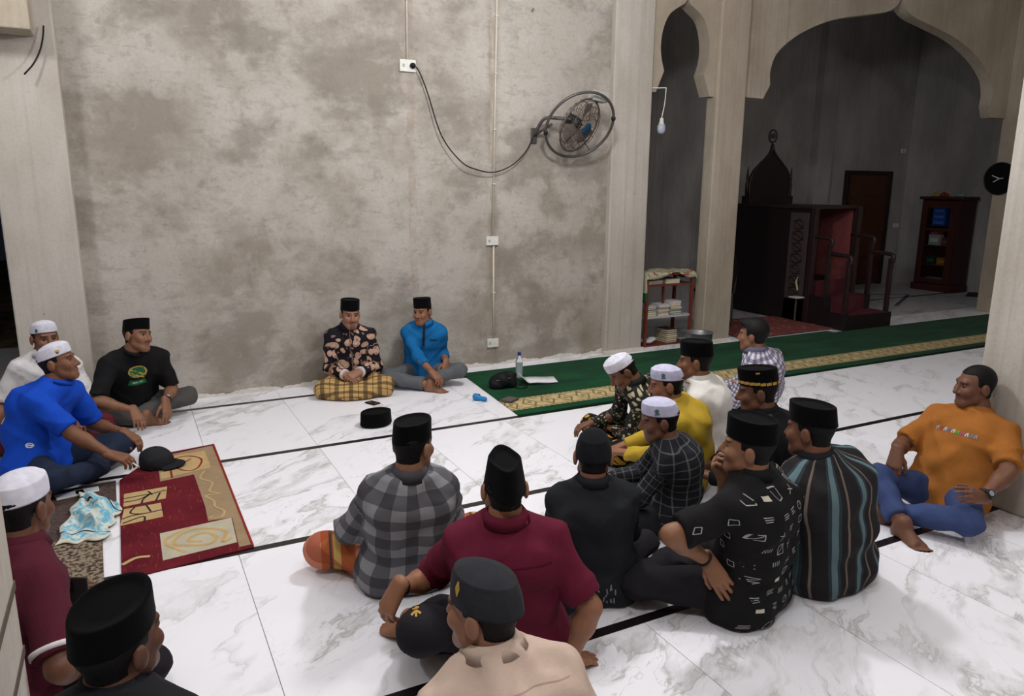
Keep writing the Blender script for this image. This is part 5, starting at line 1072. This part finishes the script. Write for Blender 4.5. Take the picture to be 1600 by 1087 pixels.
cr = obj('crest', tube([(.43+.075*math.cos(t*math.pi/14), 1.82, 2.44+.085*math.sin(t*math.pi/14)) for t in range(28)], .010, 8, closed=True), WD2, mb, smooth=True); obj('crest_script', tube(spline([(.385, 1.82, 2.40), (.40, 1.82, 2.47), (.43, 1.82, 2.41), (.455, 1.82, 2.48), (.475, 1.82, 2.41)], 4), .009, 6), WD2, cr); obj('crest_stem', tube([(.43, 1.82, 2.28), (.43, 1.82, 2.37)], .012, 8), WD2, mb)
c_ = onX(1246, 440, 7.76); e = empty('cloth_strip', c_, 0, 'pale cloth strip hanging on the pulpit side', 'cloth'); obj('ribbon', tube(spline([(0, 0, .06), (-.012, .01, 0), (0, .0, -.07), (-.01, -.02, -.11)], 5), [.006]*4+[.012]*12, 6), plain('pale_cloth', K(196, 190, 150), .8), e)
c_ = onX(1247, 463, 7.72); e = empty('metal_stand', (c_[0]-.03, c_[1], 0), 0, 'small metal stand with a white top before the pulpit', 'stand'); obj('top', bx((-.07, -.07, c_[2]-.015), (.07, .07, c_[2]), .004), WHITE_P, e); obj('stem', tube([(0, 0, 0), (0, 0, c_[2]-.015)], .014, 8), STEEL, e)
# red rug before the pulpit
def mat_prug():
    m = Mat('patterned_red_rug', .95, .1); p = m.pos(); d = m.voro(p, 9); n = m.noise(p, 14, 3); c = m.mix(d.ramp(.3, .2), K(132, 76, 72), K(164, 126, 112)); m.color(m.mix(n.ramp(.5, .7)*.4, c, K(96, 52, 50))); return m.m
obj('pulpit_rug', poly_px([(1135, 522), (1160, 532), (1312, 513), (1232, 494), (1142, 500)], .0125, .018), mat_prug(), None, 'faded red patterned rug in front of the pulpit', 'rug')
# ---------------------------------------------------------------- niche: bookcase, door, chairs
CW = wood('bookcase_wood', K(74, 36, 32)); X0, Y0, Y1, ZH = 12.42, 7.72, 8.40, 1.56; bc = empty('bookcase', (X0, Y0, 0), 0, 'dark red wooden bookcase with a glass door in the niche', 'bookcase'); D_, L_ = .42, Y1-Y0
obj('side', bx((0, 0, 0), (D_, .03, ZH)), CW, bc); obj('side', bx((0, L_-.03, 0), (D_, L_, ZH)), CW, bc); obj('back', bx((D_-.02, .03, .0), (D_, L_-.03, ZH)), CW, bc); obj('cornice', bx((-.05, -.05, ZH), (D_, L_+.04, ZH+.05), .012), CW, bc); obj('plinth', bx((-.03, -.03, 0), (D_, L_+.03, .12), .008), CW, bc)
for z in (.14, .45, .78, 1.12): obj('shelf_board', bx((.03, .03, z-.018), (D_-.02, L_-.03, z)), CW, bc)
dr = obj('door', bx((-.02, .03, .14), (.0, .15, ZH-.02)), CW, bc)
for a_, b_ in (((-.02, L_-.12, .14), (0, L_-.03, ZH-.02)), ((-.02, .15, .14), (0, L_-.12, .22)), ((-.02, .15, ZH-.14), (0, L_-.12, ZH-.02)), ((-.02, .15, 1.03), (0, L_-.12, 1.08))): obj('door_rail', bx(a_, b_), CW, dr)
gl = Mat('cabinet_glass', .05, .5); gl.color((.9, .95, .95)); gl.b.inputs['Transmission Weight'].default_value = 1; gl.b.inputs['IOR'].default_value = 1.05; obj('pane', bx((-.012, .15, .2), (-.008, L_-.12, ZH-.12)), gl.m, dr)
def box_item(name, lab, cat, y, z, w_, h_, col, group):
    e = empty(name, (X0+.10, Y0+y, z+.001), 0, lab, cat, group); obj('packet', bx((0, 0, 0), (.12, w_, h_), .003), plain('it_%d_%d_%d' % col, K(*col), .6), e); obj('label_strip', bx((-.002, w_*.15, h_*.3), (.0, w_*.85, h_*.65)), plain('lab_%d_%d_%d' % col, tuple(min(1, v*1.6+.05) for v in K(*col)), .6), e)
for k in range(3): box_item('tissue_pack', ('lowest', 'middle', 'topmost')[k]+' blue packet in the pile behind the bookcase glass', 'packet', .30, 1.12+k*.101, .24, .098, (44, 84, 168), 'blue packets')
box_item('storage_box', 'white box on the bookcase shelf under the blue packets', 'box', .36, .78, .2, .18, (176, 184, 186), None); box_item('storage_box', 'red cloth bundle above the white box in the bookcase', 'box', .38, .962, .17, .05, (134, 40, 40), None); box_item('storage_box', 'brown box at the near end of the middle bookcase shelf', 'box', .17, .78, .15, .14, (110, 74, 40), None)
box_item('storage_box', 'yellow bundle on the lower bookcase shelf', 'box', .17, .45, .2, .12, (164, 118, 40), None); box_item('storage_box', 'green bundle on the lower bookcase shelf', 'box', .40, .45, .17, .14, (34, 74, 54), None); box_item('storage_box', 'grey stack on the lowest bookcase shelf', 'box', .2, .14, .34, .08, (140, 150, 146), None)
for y, c, lab in ((.55, (170, 150, 60), 'yellow cloth scrap on top of the bookcase'), (.40, (150, 60, 50), 'red cloth scrap on top of the bookcase'), (.12, (130, 170, 160), 'pale green plastic bag on top of the bookcase')):
    V, Q = solve([ell((0, 0, .02), (.07, .08, .035))+(.02,), ell((.02, .03, .05), (.03, .03, .03))+(.02,)], .01, .02, floor=0, wr=.006, seed=y*9); e = empty('cloth_scrap', (X0+.15, Y0+y, ZH+.051), 0, lab, 'cloth'); obj('folds', mk_mesh('folds', [(V, Q)]), plain('scrap_%d' % c[0], K(*c), .8), e)
dx0, dx1 = onY(1323, 272, 9.14)[0], onY(1389, 272, 9.14)[0]; DW = wood('brown_door_wood', K(92, 54, 34)); d1_ = struct('door_1', bx((dx0+.05, 9.11, .02), (dx1-.05, 9.15, 1.97)), DW, label='closed brown panelled wooden door in the niche rear wall')
for a_, b_ in (((dx0-.04, 9.08, 0), (dx0+.05, 9.16, 2.04)), ((dx1-.05, 9.08, 0), (dx1+.04, 9.16, 2.04)), ((dx0+.05, 9.08, 1.97), (dx1-.05, 9.16, 2.04))): obj('door_frame', bx(a_, b_, .005), WD2, d1_)
wd = dx1-dx0-.1
for k in range(5): obj('panel', bx((dx0+.16, 9.095, .16+k*.36), (dx1-.16, 9.112, .46+k*.36), .008), DW, d1_)
obj('handle', tube([(dx1-.12, 9.10, 1.0), (dx1-.12, 9.06, 1.0), (dx1-.22, 9.05, 1.0)], .012, 8), STEEL, d1_)
def chair(lab, x, y, rz, bh, seatm):
    e = empty('padded_chair', (x, y, 0), math.radians(rz), lab, 'chair')
    V, Q = solve([ell((0, .20, bh-.22), (.22, .05, .26))+(.02,)], .014, .02); obj('backrest', mk_mesh('backrest', [(V, Q)]), seatm, e); V, Q = solve([ell((0, 0, .46), (.24, .23, .05))+(.02,)], .014, .02); obj('seat', mk_mesh('seat', [(V, Q)]), seatm, e)
    for sx in (-.19, .19):
        for sy in (-.18, .18): obj('leg', tube([(sx, sy, 0), (sx*.92, sy*.92, .44)], .013, 8), STEEL, e)
        obj('back_post', tube([(sx, .18, .44), (sx*.9, .22, bh-.3)], .013, 8), STEEL, e)
c_ = onY(1092, 394, 7.3); chair('black padded chair in the dark behind the arch column', c_[0]+.08, 7.1, 180, c_[2]+.02, plain('black_vinyl', K(14, 14, 15), .6)); c_ = onY(1158, 396, 8.4); chair('chair draped in dark gold cloth left of the pulpit', c_[0]-.42, 8.6, 180, c_[2]+.05, plain('old_gold', K(86, 66, 26), .7))
MB([(1508, 463), (1530, 464), (1533, 458), (1514, 457)], .0012, .012, DARK, 'door_mat', 'small black mat on the niche floor beside the bookcase', 'mat')
# outside: barrel
e = empty('water_barrel', (-1.75, 10.4, -.14), 0, 'dark blue plastic barrel outside past the left column', 'barrel'); BB = plain('barrel_blue', K(34, 66, 104), .5); obj('drum', lathe([(.28, 0), (.30, .03), (.31, .3), (.325, .32), (.31, .34), (.31, .62), (.325, .64), (.31, .66), (.29, .95), (.26, .98), (.02, .985)], 28), BB, e, smooth=True); obj('lid', lathe([(.27, .98), (.275, 1.0), (.26, 1.03), (.02, 1.035)], 28), plain('barrel_lid', K(24, 44, 70), .5), e, smooth=True)
# prints on the maroon man's trousers
P_ = PEOPLE['maroon']; lc = P_['Rz'].T@(np.array((0, 0, CAM_H))-P_['base'])
for px in ((650, 955), (665, 1037)):
    d_ = unit(P_['Rz'].T@ray(*px)); ez = -d_; ex = unit(np.cross((0, 0, 1), ez)); decal(P_['lower'], lc+d_*2.0, ex, np.cross(ez, ex), ez, STAR, GOLD, 'gold_emblem', .007)
